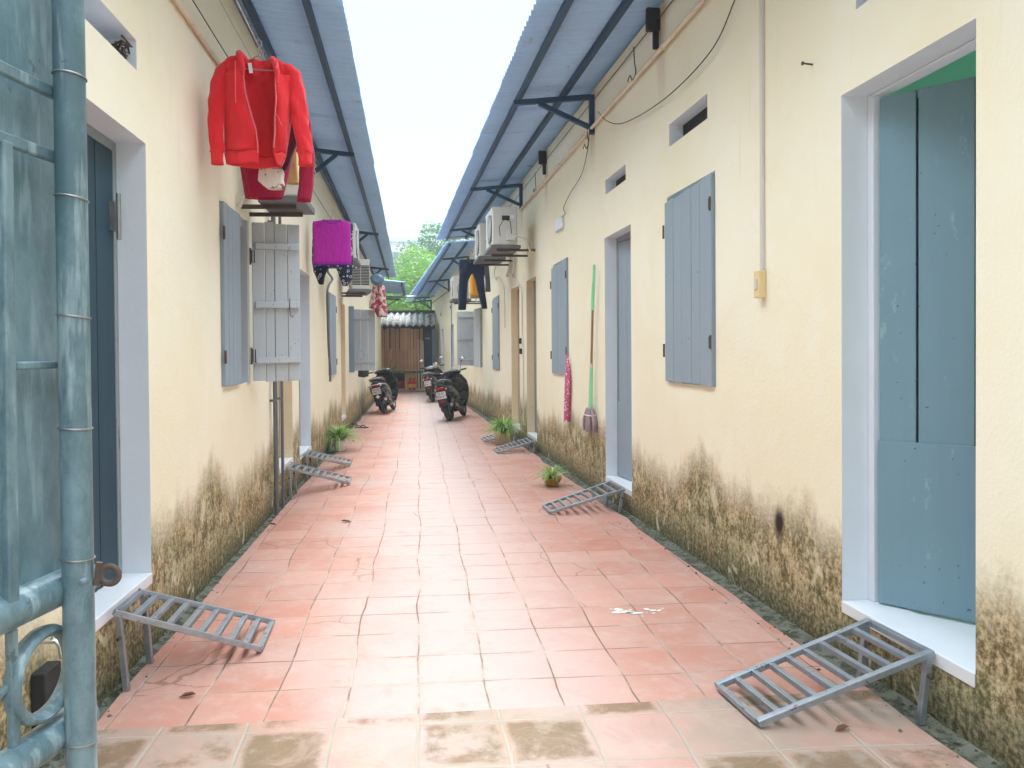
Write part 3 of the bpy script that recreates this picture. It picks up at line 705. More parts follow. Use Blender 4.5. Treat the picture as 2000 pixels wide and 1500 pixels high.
# ------------------------------------------------------------------ gate in the foreground
Pp = ground(155, 700, H+.0001) if False else V((-.615, 1.36, 0))
gd = V((math.sin(YAW+math.atan(200/1480)), math.cos(YAW+math.atan(200/1480)), 0)); gn = V((gd.y, -gd.x, 0))
def G(x, y, off=0.0):
    r = ray(x, y); p0 = Pp+gn*off; return CAM + r*((p0-CAM).dot(gn)/r.dot(gn))
root = thing('gate', 'blue-grey painted steel gate leaf standing open at the left edge', 'gate', Pp)
ptop = G(127, 0); rad = .5*(G(165, 60)-G(95, 60)).length*math.cos(math.radians(0))*.80
rad = .0252
def Gp(px, y): return atY(px, y, Pp.y)
mb = MB(); a = Gp(127, -350); b = Gp(158, 1440); dn = (b-a)/(a.z-b.z)
foot = b+dn*(b.z-.01); mb.tube([a, b, foot], rad, 24); pole = obj('gate_pole', mb, M['gate'], root, smooth=40)
def on_pole(y): t = (a.z-Gp(140, y).z)/(a.z-b.z); return a.lerp(b, t)
mb = MB()
for y in (150, 388, 618, 836, 1090, 1448):
    c = on_pole(y); tl = Matrix.Rotation(math.radians(random.uniform(3, 9)), 3, 'Y') @ Matrix.Rotation(math.radians(random.uniform(-5, 5)), 3, 'X')
    mb = MB(); mb.torus(c, rad+.0012, .0016, tl, 28, 6); obj('wire_tie', mb, M['alu'], root, smooth=60)
# infill sheet
mb = MB(); p1 = G(120, -350, -.012); p2 = G(120, 1180, -.012); back = gd*1.05
mb.hexa([p2, p2-back, V((*(p1-back).xy, p1.z)), p1]+[q-gn*.003 for q in (p2, p2-back, V((*(p1-back).xy, p1.z)), p1)])
obj('gate_panel', mb, M['gatep'], root)
def rail(name, x1, y1, w, h, off=.0, tube=False, L_=1.1):
    e = G(x1, y1, off); s = e-gd*L_; m = MB()
    if tube: m.tube([e, s], w, 20)
    else: m.bar(e, s, w, h)
    return obj(name, m, M['gate'], root, smooth=40 if tube else None, bev=0 if tube else .003)
rail('gate_rail', 120, 190, .012, .020, .014); rail('gate_rail', 122, 313, .012, .020, .014); rail('gate_rail', 138, 712, .012, .013, .006, L_=.135)
rail('gate_tube', 166, 1126, .0305, 0, .0, True); rail('gate_tube', 166, 1392, .0295, 0, .0, True)
mb = MB(); pt = G(9, 275, .016); pb = G(22, 1190, .016); mb.bar(pt, pb, .022, .014, up=gn); obj('gate_bar', mb, M['gate'], root, bev=.003)
mb = MB(); pt = G(22, 1230, .0); pb = G(28, 1470, .0); mb.bar(pt, pb, .018, .012, up=gn); obj('gate_bar', mb, M['gate'], root, bev=.003)
# ornamental ring and scrap of scroll
c = G(84, 1316); rz = (G(84, 1225)-G(84, 1407)).length/2
Mx = Matrix((gd, V((0, 0, 1)), gn)).transposed()
mb = MB(); mb.torus(c, rz-.008, .010, Mx, 40, 8, 1.7); obj('gate_ring', mb, M['gate'], root, smooth=50)
mb = MB(); q = G(30, 1328); mb.ball(q, .013); mb.tube([q, q+V((-.02, -.03, -.02)), q+V((-.04, -.06, .0)), q+V((-.05, -.08, .03))], .008, 8); obj('gate_scroll', mb, M['gate'], root, smooth=50)
# eye for the padlock
c = Gp(214, 1123); mb = MB()
mb.torus(c, .0150, .0055, Matrix.Rotation(math.radians(90), 3, 'X'), 28, 8, .6); mb.bar(Gp(186, 1120), Gp(198, 1121), .008, .040); obj('lock_eye', mb, M['rust'], root, smooth=50)
mb = MB()
for (x, y) in ((166, 1130), (150, 1146)): mb.ball(Gp(x, y)+V((0, -.012, 0)), (.012, .012, .009))
obj('weld', mb, M['gate'], root, smooth=60)

# ------------------------------------------------------------------ ramps
def ramp(w, upn, upf, lown, lowf, zt, label, rungs=8):
    """px corners: upper near/far, lower near/far"""
    un, uf = ground(*upn, zt), ground(*upf, zt); ln, lf = ground(*lown, .02), ground(*lowf, .02)
    root = thing('wheel_ramp', label, 'ramp', (ln+lf+un+uf)/4*1.0-V((0, 0, (zt+.02)/2)), 'steel ramps at the doorsteps')
    t = .028
    m = MB()
    for p, q in ((un, ln), (uf, lf)): obj('side_rail', MB().bar(p, q, t, t*.9), M['steel'], root, bev=.003)
    for i in range(rungs+2):
        k = .012+(1-.024)*i/(rungs+1); p, q = un.lerp(ln, k), uf.lerp(lf, k); d = (q-p).normalized()*t*.5
        m = MB(); m.bar(p+d+V((0, 0, -.001)), q-d+V((0, 0, -.001)), t*.92, t*.8); obj('rung', m, M['steel'], root, bev=.002)
    for p, q, s in ((un, ln, 1), (uf, lf, -1)):
        a = p.lerp(q, .03)-V((0, 0, t*.45)); b = V((a.x, a.y, -.025))+(q-p).xy.to_3d().normalized()*.03; n_ = (un-uf).normalized()*s*.002
        m = MB(); m.bar(a, b, t*.9, t*.9, up=(un-uf)); lg = obj('leg', m, M['steel'], root, bev=.003)
        c = a.lerp(b, .25); m = MB(); m.tube([c-(un-uf).normalized()*.035, c+(un-uf).normalized()*.035], .008, 8); obj('bolt', m, M['rust'], lg)
    return root
ramp(RW, (1822, 1274), (1700, 1213), (1480, 1412), (1399, 1340), .250, 'grey steel ramp below the wide blue door, largest of the ramps', 8)
ramp(LW, (222, 1196), (271, 1155), (510, 1268), (534, 1215), .345, 'grey steel ramp nearest the blue-grey gate, on the left', 8)
ramp(LW, (560, 914), (570, 905), (682, 944), (685, 934), .32, 'grey steel ramp on the left, the nearer of the two side by side', 8)
ramp(LW, (594, 889), (603, 881), (682, 908), (686, 900), .285, 'grey steel ramp on the left beside the white flower pot', 8)
ramp(RW, (1220, 956), (1194, 941), (1074, 1001), (1060, 988), .20, 'grey steel ramp beside the ochre plant bowl', 8)
ramp(RW, (1047, 861), (1036, 854), (972, 884), (964, 877), .17, 'grey steel ramp just in front of the basket-potted plant', 8)
ramp(RW, (1012, 845), (1004, 838), (948, 862), (940, 856), .16, 'grey steel ramp mostly hidden behind the basket-potted plant', 8)

# ------------------------------------------------------------------ plants
def blades(mb, c, n, L0, L1, w, rnd, droop=1.0, spread=1.0, xmin=None):
    for _ in range(n):
        a = rnd.uniform(0, 2*math.pi); L_ = rnd.uniform(L0, L1); el = rnd.uniform(.55, 1.5); d = V((math.cos(a), math.sin(a), 0)); sd = V((-d.y, d.x, 0))
        pts = []; p = V(c)+d*rnd.uniform(0, .02); e = el; N_ = 7
        for i in range(N_+1):
            t = i/N_; wd = w*(1-t)**.6*(.5+min(1, t*4)*.5)
            pts.append((p.copy(), wd)); p = p+(d*math.cos(e)*spread+V((0, 0, math.sin(e))))*L_/N_; p.z = max(p.z, .01); p.x = max(p.x, xmin) if xmin is not None else p.x; e -= droop*L_/L1*rnd.uniform(.20, .42)
        b = len(mb.v)
        for q, wd in pts: mb.v += [q-sd*wd/2, q+V((0, 0, -wd*.18)), q+sd*wd/2]
        for i in range(N_):
            for j in (0, 1): mb.f.append((b+i*3+j, b+i*3+j+1, b+i*3+j+4, b+i*3+j+3))
def plant(base, pot_prof, potmat, n, L0, L1, w, label, seed, potparts=None, pname='potted_plant', xmin=None):
    rnd = random.Random(seed); root = thing(pname, label, 'plant', base, 'pot plants along the alley')
    top = pot_prof[-1][1] if False else max(z for _, z in pot_prof)
    m = MB(); m.lathe(base, pot_prof, 28, cap1=True); pot = obj('pot', m, potmat, root, smooth=50)
    m = MB(); a = MB(); c = V(base)+V((0, 0, top-.02))
    blades(m, c, n, L0, L1, w, rnd, xmin=xmin); blades(a, c, int(n*.8), L0*.9, L1, w*.75, rnd, xmin=xmin)
    obj('leaves', m, M['sp1'], root, smooth=60, recalc=False); obj('pale_leaves', a, M['sp2'], root, smooth=60, recalc=False)
    return root
pb_ = ground(656, 881)+V((.05, 0, 0)); plant(pb_, [(.07, .003), (.078, .02), (.084, .14), (.095, .145), (.095, .16), (.085, .16), (.08, .13), (.001, .13)], M['potw'], 150, .26, .52, .020, 'grassy plant in a white pot against the left wall', 3, xmin=-1.19)
pb_ = ground(1078, 950); plant(pb_, [(.04, .0), (.055, .006), (.085, .05), (.105, .085), (.112, .09), (.108, .096), (.098, .085), (.001, .08)], M['terr'], 60, .17, .34, .015, 'small striped plant in an ochre bowl on the tiles', 4)
pb_ = ground(985, 868); plant(pb_, [(.12, .0), (.13, .02), (.145, .17), (.158, .175), (.158, .19), (.14, .19), (.13, .16), (.001, .16)], M['batten'], 210, .26, .52, .021, 'bushy striped plant in a tan basket pot by the right doorways', 5)
rnd = random.Random(9); c = ground(637, 886)+V((.04, -.05, 0)); root = thing('fern', 'small low fern between the ramp and the white pot', 'plant', c)
m = MB()
for _ in range(26):
    a = rnd.uniform(0, 6.28); d = V((abs(math.cos(a)), math.sin(a), 0)); L_ = rnd.uniform(.08, .20); el = rnd.uniform(.5, 1.3); p = V(c); sd = V((-d.y, d.x, 0))
    for i in range(9):
        t = i/9; p = p+(d*math.cos(el)+V((0, 0, math.sin(el))))*L_/9; el -= .12; l = .05*(1-t)
        for s in (-1, 1): m.add([p, p+sd*s*l+d*.012, p+sd*s*l*.9+d*.026, p+d*.012], [(0, 1, 2, 3)])
obj('fronds', m, M['fern'], root, recalc=False)

# ------------------------------------------------------------------ hanging clothes
def ell(cx, cy, z, rx, ry, n=28, amp=.0, k=5, ph=0.0, sq=.75):
    out = []
    for i in range(n):
        a = 2*math.pi*i/n; ca, sa = math.cos(a), math.sin(a); f = 1+amp*math.sin(k*a+ph)
        out.append(V((cx+rx*math.copysign(abs(ca)**sq, ca)*f, cy+ry*math.copysign(abs(sa)**sq, sa)*f, z+.01*amp*math.sin(3*a))))
    return out
def place(mb, M4): mb.v = [M4 @ p for p in mb.v]; return mb
def hanger(name, c, M4, w, label, hook=.10, mat=None):
    m = MB(); m.tube([(-w, 0, -.085), (0, 0, 0), (w, 0, -.085), (-w, 0, -.085)], .0038, 6)
    m.tube([(0, 0, 0), (0, 0, .045), (.018, 0, .065), (.02, 0, hook-.01), (0, 0, hook), (-.018, 0, hook-.012)], .0038, 6)
    place(m, M4); return single('clothes_hanger', m, mat or M['alu'], label, 'hanger', 'hangers on the clothes lines')
# hoodie: local x right, y away, z up; origin at collar
YH = 4.8; KH = 1480/YH
def hx_(px): return (atY(px, 300, YH)-atY(505, 300, YH)).x
def hz_(py): return (atY(505, py, YH)-atY(505, 118, YH)).z
org = atY(505, 118, YH); T = Matrix.Translation(org) @ Matrix.Rotation(math.radians(4), 4, 'Z')
root = thing('hoodie', 'red zip-up hoodie hanging open from the clothes line at the left', 'hoodie', org-V((0, 0, .72)))
def shell(rows, dep, amp, seed, n=34):
    """rows: (py, xl, open_l, open_r, xr) in photo pixels"""
    rings = []
    for py, xl, ol, orr, xr in rows:
        z = hz_(py); xl, ol, orr, xr = map(hx_, (xl, ol, orr, xr)); pts = []
        d = dep*(.55 if py < 150 else 1)
        for i in range(8): t = i/7; pts.append(V((ol+(xl-ol)*t, -d*(1-t**3), z+.006*math.sin(t*9))))
        for i in range(1, n-16): t = i/(n-16); pts.append(V((xl+(xr-xl)*t, d*math.sin(t*math.pi)*.9, z)))
        for i in range(8): t = i/7; pts.append(V((xr+(orr-xr)*t, -d*(1-(1-t)**3), z+.006*math.sin(t*7))))
        for q in pts: q += V((0, amp*noise.noise((q.x*15+q.z*2, q.z*4+seed, 3)), 0))
        rings.append(pts)
    return rings
rows = [(114, 462, 470, 531, 537), (124, 440, 475, 536, 556), (138, 433, 478, 541, 570), (160, 433, 480, 542, 571), (185, 435, 481, 540, 569), (215, 437, 486, 540, 567), (245, 438, 496, 537, 565), (275, 438, 503, 536, 561), (300, 438, 505, 533, 556)]
def fine_rows(rows, k=3):
    out = []
    for a, b in zip(rows, rows[1:]):
        for i in range(k): out.append(tuple(p+(q-p)*i/k for p, q in zip(a, b)))
    return out+[rows[-1]]
m = MB(); m.loft(shell(fine_rows(rows, 5), .085, .055, 1), closed=False); place(m, T); obj('torso', m, M['hood'], root, smooth=70, solid=.006)
m = MB(); m.loft(shell(fine_rows([(301, 438, 505, 533, 556), (312, 440, 505, 536, 552), (318, 441, 505, 538, 549), (324, 442, 506, 540, 546)], 2), .075, .022, 1), closed=False); place(m, T); obj('hem_band', m, M['rib'], root, smooth=70, solid=.008)
def limb(pts, amp=.10, seed=0, n=18):
    rings = []
    for k_, (px, py, r, y) in enumerate(pts):
        c = V((hx_(px), y, hz_(py)))
        ring = []
        for i in range(n):
            a = 2*math.pi*i/n; f = 1+amp*noise.noise((math.cos(a)*1.6+seed, math.sin(a)*1.6, py/26))
            ring.append(c+V((r/KH*math.cos(a)*f, r/KH*.72*math.sin(a)*f, .0)))
        rings.append(ring)
    return rings
def fine_limb(pts, k=4):
    out = []
    for a, b in zip(pts, pts[1:]):
        for i in range(k): out.append(tuple(p+(q-p)*i/k for p, q in zip(a, b)))
    return out+[pts[-1]]
sl = [(452, 122, 10, .0), (440, 138, 16, .0), (430, 165, 16, -.01), (426, 200, 14.5, -.02), (424, 240, 13.5, -.03), (424, 270, 12.6, -.04), (425, 292, 13.4, -.04), (425, 302, 12.8, -.04)]
sr = [(556, 124, 12, .0), (570, 140, 16, .0), (576, 170, 16.5, .0), (580, 205, 16, -.01), (586, 245, 15, -.02), (591, 272, 14, -.03), (593, 290, 15, -.03), (593, 297, 14.4, -.03)]
for s_, cuff in ((sl, [(425, 301, 12.6, -.04), (425, 305, 10.6, -.04), (425, 316, 10.2, -.04), (426, 327, 10.8, -.04)]), (sr, [(593, 296, 14.2, -.03), (593, 300, 12.2, -.03), (594, 310, 11.8, -.03), (594, 323, 12.2, -.03)])):
    m = MB(); m.loft(limb(fine_limb(s_, 6), .34, s_[0][0])); place(m, T); sv = obj('sleeve', m, M['hood'], root, smooth=70, solid=.004)
    m = MB(); m.loft(limb(fine_limb(cuff, 2), .06, 3)); place(m, T); obj('cuff', m, M['rib'], sv, smooth=70, solid=.006)
# collar stand / hood edges
m = MB()
pts = [(543, 172, -.094), (543, 150, -.088), (539, 130, -.07), (533, 119, -.03), (524, 122, .03), (512, 130, .055), (498, 132, .055), (486, 127, .035), (476, 117, -.01), (470, 113, -.05), (474, 124, -.08), (479, 142, -.09), (480, 160, -.094)]
m.tube([V((hx_(x), y, hz_(py))) for x, py, y in pts], [.008, .016, .021, .023, .022, .020, .020, .021, .023, .022, .018, .013, .006], 12)
place(m, T); obj('hood', m, M['rib'], root, smooth=70)
m = MB(); m.tube([V((hx_(x), -.094, hz_(y))) for x, y in ((477, 138), (480, 165), (483, 192), (492, 228), (502, 262), (505, 290), (505, 306))], .0045, 6)
m.tube([V((hx_(x), -.094, hz_(y))) for x, y in ((544, 128), (540, 165), (541, 200), (538, 240), (538, 265), (535, 295))], .0055, 6); place(m, T); obj('zip', m, M['zip'], root, smooth=60)
m = MB(); m.tube([V((hx_(465.5), -.118, hz_(y))) for y in (136, 160, 190, 215)], .0028, 6); m.tube([V((hx_(x), -.098, hz_(y))) for x, y in ((540, 228), (546, 240), (551, 252))], .0022, 6); place(m, T); obj('drawstring', m, M['zip'], root)
m = MB(); m.box((hx_(490), -.02, hz_(136)), (.022, .003, .062), Matrix.Rotation(math.radians(-8), 3, 'Y')); place(m, T); obj('size_label', m, M['labelw'], root)
TA = Matrix.Translation(atY(505, 109, YH)) @ Matrix.Rotation(math.radians(6), 4, 'Z')
hanger('h', None, TA, .17, 'wire hanger carrying the open red hoodie')
# crimson sweater behind the hoodie
YH = 5.15; KH = 1480/YH; org = atY(505, 118, YH); T = Matrix.Translation(org) @ Matrix.Rotation(math.radians(4), 4, 'Z')
root = thing('sweater', 'dark crimson sweater hanging behind the red hoodie', 'sweater', atY(540, 395, YH))
def tubebody(rows, dep, amp, k_=5, seed=0):
    return [[V((q.x, q.y+amp*noise.noise((q.x*9, q.z*2+seed, 1)), q.z)) for q in ell((hx_(xl)+hx_(xr))/2, 0, hz_(py), (hx_(xr)-hx_(xl))/2, dep, 36, .03, k_, py*.02)] for py, xl, xr in rows]
m = MB(); m.loft(tubebody(fine_rows([(150, 480, 560), (180, 465, 575), (240, 466, 572), (320, 470, 565), (370, 482, 552), (387, 486, 548)], 3), .06, .03, seed=4), cap0=True); place(m, T); obj('torso', m, M['maroon'], root, smooth=70, solid=.006)
m = MB(); m.loft(limb(fine_limb([(575, 170, 14, 0), (590, 240, 15, 0), (597, 310, 15, 0), (594, 360, 13, 0), (590, 392, 12, 0)]), .15, 7)); place(m, T); obj('sleeve', m, M['maroon'], root, smooth=70, solid=.005)
m = MB(); m.loft(limb(fine_limb([(470, 180, 12, 0), (474, 260, 13, 0), (482, 330, 13, 0), (488, 388, 11, 0)]), .15, 8)); place(m, T); obj('sleeve', m, M['maroon'], root, smooth=70, solid=.005)
hanger('h', None, Matrix.Translation(atY(509, 126, YH)), .17, 'wire hanger behind the hoodie, holding the crimson sweater')
def hung(name, cat, label, Y, rows, dep, mat, amp=.03, seed=0, rot=3, cap=True, group='clothes hung out to dry'):
    global YH, KH
    YH = Y; KH = 1480/Y; o_ = atY(505, 118, Y); T_ = Matrix.Translation(o_) @ Matrix.Rotation(math.radians(0), 4, 'Z')
    m = MB(); m.loft(tubebody(fine_rows(rows, 3), dep, amp, 7, seed), cap0=cap); place(m, T_)
    return single(name, m, mat, label, cat, group, smooth=70, solid=.004)
hung('printed_shirt', 'shirt', 'white shirt with dark print hanging below the hoodie hem', 5.02, [(318, 506, 548), (340, 502, 552), (352, 501, 551), (362, 512, 553), (370, 522, 550)], .03, M['print'], .05, 2)
hung('yellow_shirt', 'shirt', 'pale yellow cloth hanging beside the hoodie sleeve', 5.3, [(200, 560, 580), (275, 566, 577), (310, 556, 579), (350, 553, 582), (357, 554, 580)], .04, M['yellow'], .05, 3)
hung('dark_shirt', 'shirt', 'dark wine garment showing between the hoodie body and sleeve', 4.98, [(150, 548, 574), (220, 550, 578), (280, 545, 578), (330, 530, 556)], .02, M['darkred'], .02, 5)
# purple top and printed trousers
YP = 9.2; KP = 1480/YP
def gx(px, c): return (px-c)/KP
def garment_top(name, label, Y, c, rows, dep, mat, trim, neckpx, amp=.02, seed=0):
    global KP
    KP = 1480/Y; org = atY(c, rows[0][0], Y); root = thing(name, label, 'top', org-V((0, 0, (rows[-1][0]-rows[0][0])/KP)))
    z0 = rows[0][0]
    def R_(rs): return [[V((q.x, q.y+amp*noise.noise((q.x*8, q.z*2+seed, 1)), q.z)) for q in ell((gx(a, c)+gx(b, c))/2, 0, (z0-py)/KP, (gx(b, c)-gx(a, c))/2, dep, 36, .025, 6, py*.03)] for py, a, b in rs]
    T_ = Matrix.Translation(org); m = MB(); m.loft(R_(fine_rows(rows, 3))); place(m, T_); obj('body', m, mat, root, smooth=70, solid=.004)
    lr = rows[-1]; m = MB(); m.loft(R_([(lr[0]+.2, lr[1], lr[2]), (lr[0]+2, lr[1], lr[2])])); place(m, T_); obj('hem', m, trim, root, smooth=70, solid=.006)
    nl, nr, ny = neckpx; m = MB(); m.tube([V((gx(nl+(nr-nl)*t, c), -dep-.004, (z0-(rows[0][0]+ny*math.sin(t*math.pi)))/KP)) for t in (0, .15, .3, .5, .7, .85, 1)], .008, 6); place(m, T_); obj('neckline', m, trim, root)
    return root
garment_top('sleeveless_top', 'bright purple sleeveless top hanging over the printed trousers', 9.2, 648, [(430, 634, 664), (433, 613, 681), (445, 613, 683), (470, 614, 683), (500, 613, 684), (514, 612, 684)], .028, M['purple'], M['ptrim'], (632, 666, 7))
hanger('h', None, Matrix.Translation(atY(648, 427, 9.2)), .13, 'white hanger above the purple top', mat=M['rope'])
def trousers(name, label, Y, c, z0, waist, rows_l, rows_r, dep, mat):
    global KP
    KP = 1480/Y; org = atY(c, z0, Y); T_ = Matrix.Translation(org); root = thing(name, label, 'trousers', org-V((0, 0, (rows_l[-1][0]-z0)/KP)))
    def R_(rs, amp=.03): return [[q for q in ell((gx(a, c)+gx(b, c))/2, .015*noise.noise((py*.2, a*.1, 0)), (z0-py)/KP, (gx(b, c)-gx(a, c))/2, dep, 24, amp, 4, py*.09)] for py, a, b in rs]
    m = MB(); m.loft(R_(fine_rows(waist, 3)), cap1=True); place(m, T_); obj('waist', m, mat, root, smooth=70, solid=.003)
    for r_ in (rows_l, rows_r):
        m = MB(); m.loft(R_(fine_rows(r_, 4), .07), cap1=False); place(m, T_); obj('leg', m, mat, root, smooth=70, solid=.003)
    return root
trousers('printed_trousers', 'navy trousers with pale ring print below the purple top', 9.45, 648, 436, [(436, 613, 688), (470, 610, 688), (516, 611, 687), (520, 612, 686)],
         [(514, 611, 644), (528, 612, 638), (540, 617, 634), (553, 623, 631)], [(514, 654, 688), (528, 658, 687), (542, 662, 687), (556, 668, 676)], .05, M['ringp'])
trousers('navy_trousers', 'plain navy trousers hanging in front of the open right-hand shutter', 13.9, 921, 507, [(507, 899, 943), (515, 896, 945), (528, 896, 946), (535, 897, 945)],
         [(532, 896, 922), (550, 896, 914), (575, 895, 911), (605, 894, 909)], [(532, 922, 946), (550, 928, 946), (575, 934, 947), (603, 941, 951)], .06, M['navy'])
hanger('h', None, Matrix.Translation(atY(921, 500, 13.9)), .16, 'hanger above the navy trousers', mat=M['copper'])
hung('orange_shirt', 'shirt', 'orange shirt glimpsed between the navy trouser legs', 14.4, [(515, 912, 938), (545, 914, 935), (570, 914, 934), (577, 913, 935)], .06, M['orange'], .03, 8)
hung('olive_shirt', 'shirt', 'olive yellow cloth just under the orange shirt', 14.8, [(560, 915, 933), (574, 914, 934), (583, 914, 933)], .06, M['terr'], .03, 18)
hung('mesh_cloth', 'cloth', 'dark grey mesh cloth behind the right leg of the navy trousers', 14.6, [(512, 938, 950), (545, 944, 953), (570, 944, 954)], .03, M['net'], .03, 9)
YF = 15.6
hung('floral_dress', 'dress', 'red and white floral dress hanging under the basin at the left', YF, [(558, 724, 746), (570, 722, 748), (590, 717, 749), (602, 716, 751), (606, 726, 752), (620, 732, 750)], .09, M['floral'], .09, 11)
c = atY(737, 546, 15.3); m = MB(); Mr = Matrix.Rotation(math.radians(78), 3, 'X') @ Matrix.Rotation(math.radians(0), 3, 'Z')
m.lathe(c, [(.001, .055), (.075, .055), (.10, .02), (.125, 0), (.135, .0), (.135, -.008), (.12, -.006), (.095, .012), (.07, .045), (.001, .045)], 28, Mr)
single('basin', m, M['basin'], 'blue-grey plastic basin hung up beside the far left air conditioner', 'basin', smooth=50)

# clothes lines and cables
def cable(name, pts, r, mat, label, cat='cable', group=None, sub=6):
    P_ = [V(p) for p in pts]; out = []
    for i in range(len(P_)-1):
        p0, p1, p2, p3 = P_[max(i-1, 0)], P_[i], P_[i+1], P_[min(i+2, len(P_)-1)]
        for k in range(sub):
            t = k/sub; out.append(.5*((2*p1)+(p2-p0)*t+(2*p0-5*p1+4*p2-p3)*t*t+(3*p1-p0-3*p2+p3)*t**3))
    out.append(P_[-1]); m = MB(); m.tube(out, r, 6)
    return single(name, m, mat, label, cat, group, smooth=60)
hk = atY(503, 84, 4.8); so = (hk-LW.o).dot(LW.n)
cable('clothes_line', [LW.P(.4, so, hk.z+.06), LW.P(4.8, so, hk.z-.005), LW.P(9.2, so, atY(648, 415, 9.2).z), LW.P(15.2, so+.05, 3.15)], .0045, M['rope'], 'pale clothes line running along the left wall through the hangers', 'clothes line')
cable('cable', [LW.P(.4, .10, 3.72), LW.P(4.9, .12, 3.62), LW.P(9, .10, 3.60), LW.P(14, .08, 3.45)], .004, M['rope'], 'pale thin cable slung just below the left eave', 'cable')
cable('cable', [LW.P(.4, .06, 3.55), LW.P(5.0, .05, 3.46), LW.P(10, .05, 3.46), LW.P(20, .05, 3.40)], .004, M['wire'], 'black cable running above the left wall pipe')
def rwp(l, o=.03): return [RW.P(RW.at(x, y, o)[0], o, RW.at(x, y, o)[1]) for x, y in l]
def lwp(l, o=.03): return [LW.P(LW.at(x, y, o)[0], o, LW.at(x, y, o)[1]) for x, y in l]
cable('cable', rwp([(1450, -40), (1435, 0), (1395, 90), (1330, 165), (1270, 213), (1215, 241), (1185, 236), (1168, 218)], .035), .0042, M['wire'], 'black cable sagging in a curve above the right wall vent')
cable('cable', rwp([(1152, 243), (1148, 290), (1136, 340), (1115, 375), (1101, 405), (1104, 417), (1096, 424)], .03), .004, M['wire'], 'black cable dropping from the roof bracket to the white wall box')
cable('cable', [RW.P(2, .02, 3.98), RW.P(9, .02, 4.0), RW.P(16, .02, 3.98)], .004, M['wire'], 'thin black cable along the top of the right wall')
for px, py, lb in ((1240, 120, 'short loop of cable under the nearest dark rafter end'), (1148, 262, 'tangle of loose cable ends under the right roof bracket'), (1046, 355, 'short loop of cable under the farther dark rafter end')):
    c = rwp([(px, py)], .05)[0]; d_ = RW.d
    cable('cable', [c+V((0, 0, .13))+d_*.03, c+d_*.01, c-V((0, 0, .10))-d_*.02, c-V((0, 0, .13))+d_*.07, c-V((0, 0, .07))+d_*.13, c-V((0, 0, .1))+d_*.20], .005, M['wire'], lb)
m = MB(); m.tube([RW.P(1.5, .035, 3.73), RW.P(12.1, .035, 3.715)], .017, 14); m2 = m
for s in (3.2, 5.6, 8.0, 10.4): m.wbox(RW, s-.010, s+.010, .002, .055, 3.702, 3.742)
single('wall_pipe', m, M['pipe'], 'long ochre painted pipe high on the right wall', 'pipe', smooth=40)
m = MB(); m.tube([LW.P(1.0, .02, 3.33), LW.P(8.0, .02, 3.40)], .014, 12); single('wall_pipe', m, M['pipe'], 'thin brown pipe high on the left wall above the hoodie', 'pipe', smooth=40)
sA, zA = R2.at(886, 562), R2.at(842, 594)
m = MB(); m.tube([R2.P(sA[0], .02, sA[1]), R2.P(zA[0], .02, zA[1])], .015, 10); m.tube([R2.P(4.6, .02, .3), R2.P(4.6, .02, 3.5)], .012, 8); single('wall_pipe', m, M['gpipe'], 'thin dark pipe on the far right house wall', 'pipe', smooth=40)
# conduit and switch box
sA, zA = RW.at(1493, 528); sB, zB = RW.at(1484, 0)
root = thing('switch_box', 'cream switch box at the foot of a white conduit on the right wall', 'switch box', RW.P(sA, 0, zA-.17))
m = MB(); m.wbox(RW, sA-.024, sA+.040, .001, .046, zA-.155, zA); obj('box', m, M['box'], root, bev=.006)
m = MB(); m.wbox(RW, sA-.008, sA+.024, .047, .052, zA-.105, zA-.05); obj('switch', m, M['pvc'], root, bev=.003)
m = MB(); m.wbox(RW, sA-.012, sA+.016, .001, .020, zA+.002, zB+.7); single('conduit', m, M['pvc'], 'narrow white cable conduit above the cream switch box', 'conduit', bev=.003)
s_, z_ = RW.at(1587, 126); m = MB(); m.tube([RW.P(s_, 0, z_), RW.P(s_, .05, z_+.004)], .005, 8); m.tube([RW.P(s_, .05, z_+.004), RW.P(s_, .055, z_+.004)], .010, 10); single('nail', m, M['rust'], 'rusty nail sticking out of the right wall', 'nail')
s_, z_ = RW.at(1094, 438); m = MB(); m.wbox(RW, s_-.22, s_+.18, .002, .03, z_-.075, z_+.075); single('wall_box', m, M['white'], 'flat white box on the right wall where the black cable ends', 'box', bev=.006)
s_, z_ = RW.at(1037, 483); m = MB(); m.wbox(RW, s_-.2, s_+.2, .002, .025, z_-.07, z_+.07); single('wall_box', m, M['creamj'], 'flat cream box on the right wall beyond the white one', 'box', bev=.006)
for px, py, lb in ((1018, 666, 'upper of two small black sockets between the two brown doorways'), (1019, 686, 'lower of two small black sockets between the two brown doorways')):
    s_, z_ = RW.at(px, py); m = MB(); m.wbox(RW, s_-.05, s_+.05, .002, .03, z_-.045, z_+.045); m.wbox(RW, s_-.03, s_+.03, .031, .036, z_-.03, z_+.03); single('wall_socket', m, M['matt'], lb, 'socket', 'sockets on the right wall', bev=.004)
s_, z_ = RW.at(1009, 708, -.10); m = MB(); m.wbox(RW, s_-.03, s_+.03, -.10, -.05, z_-.05, z_+.04); m.torus(RW.P(s_, -.075, z_+.055), .025, .006, Matrix((RW.d, V((0, 0, 1)), RW.n)).transposed(), 16, 6); single('padlock', m, M['alu'], 'grey padlock on a narrow brown door at the right', 'padlock', bev=.003)
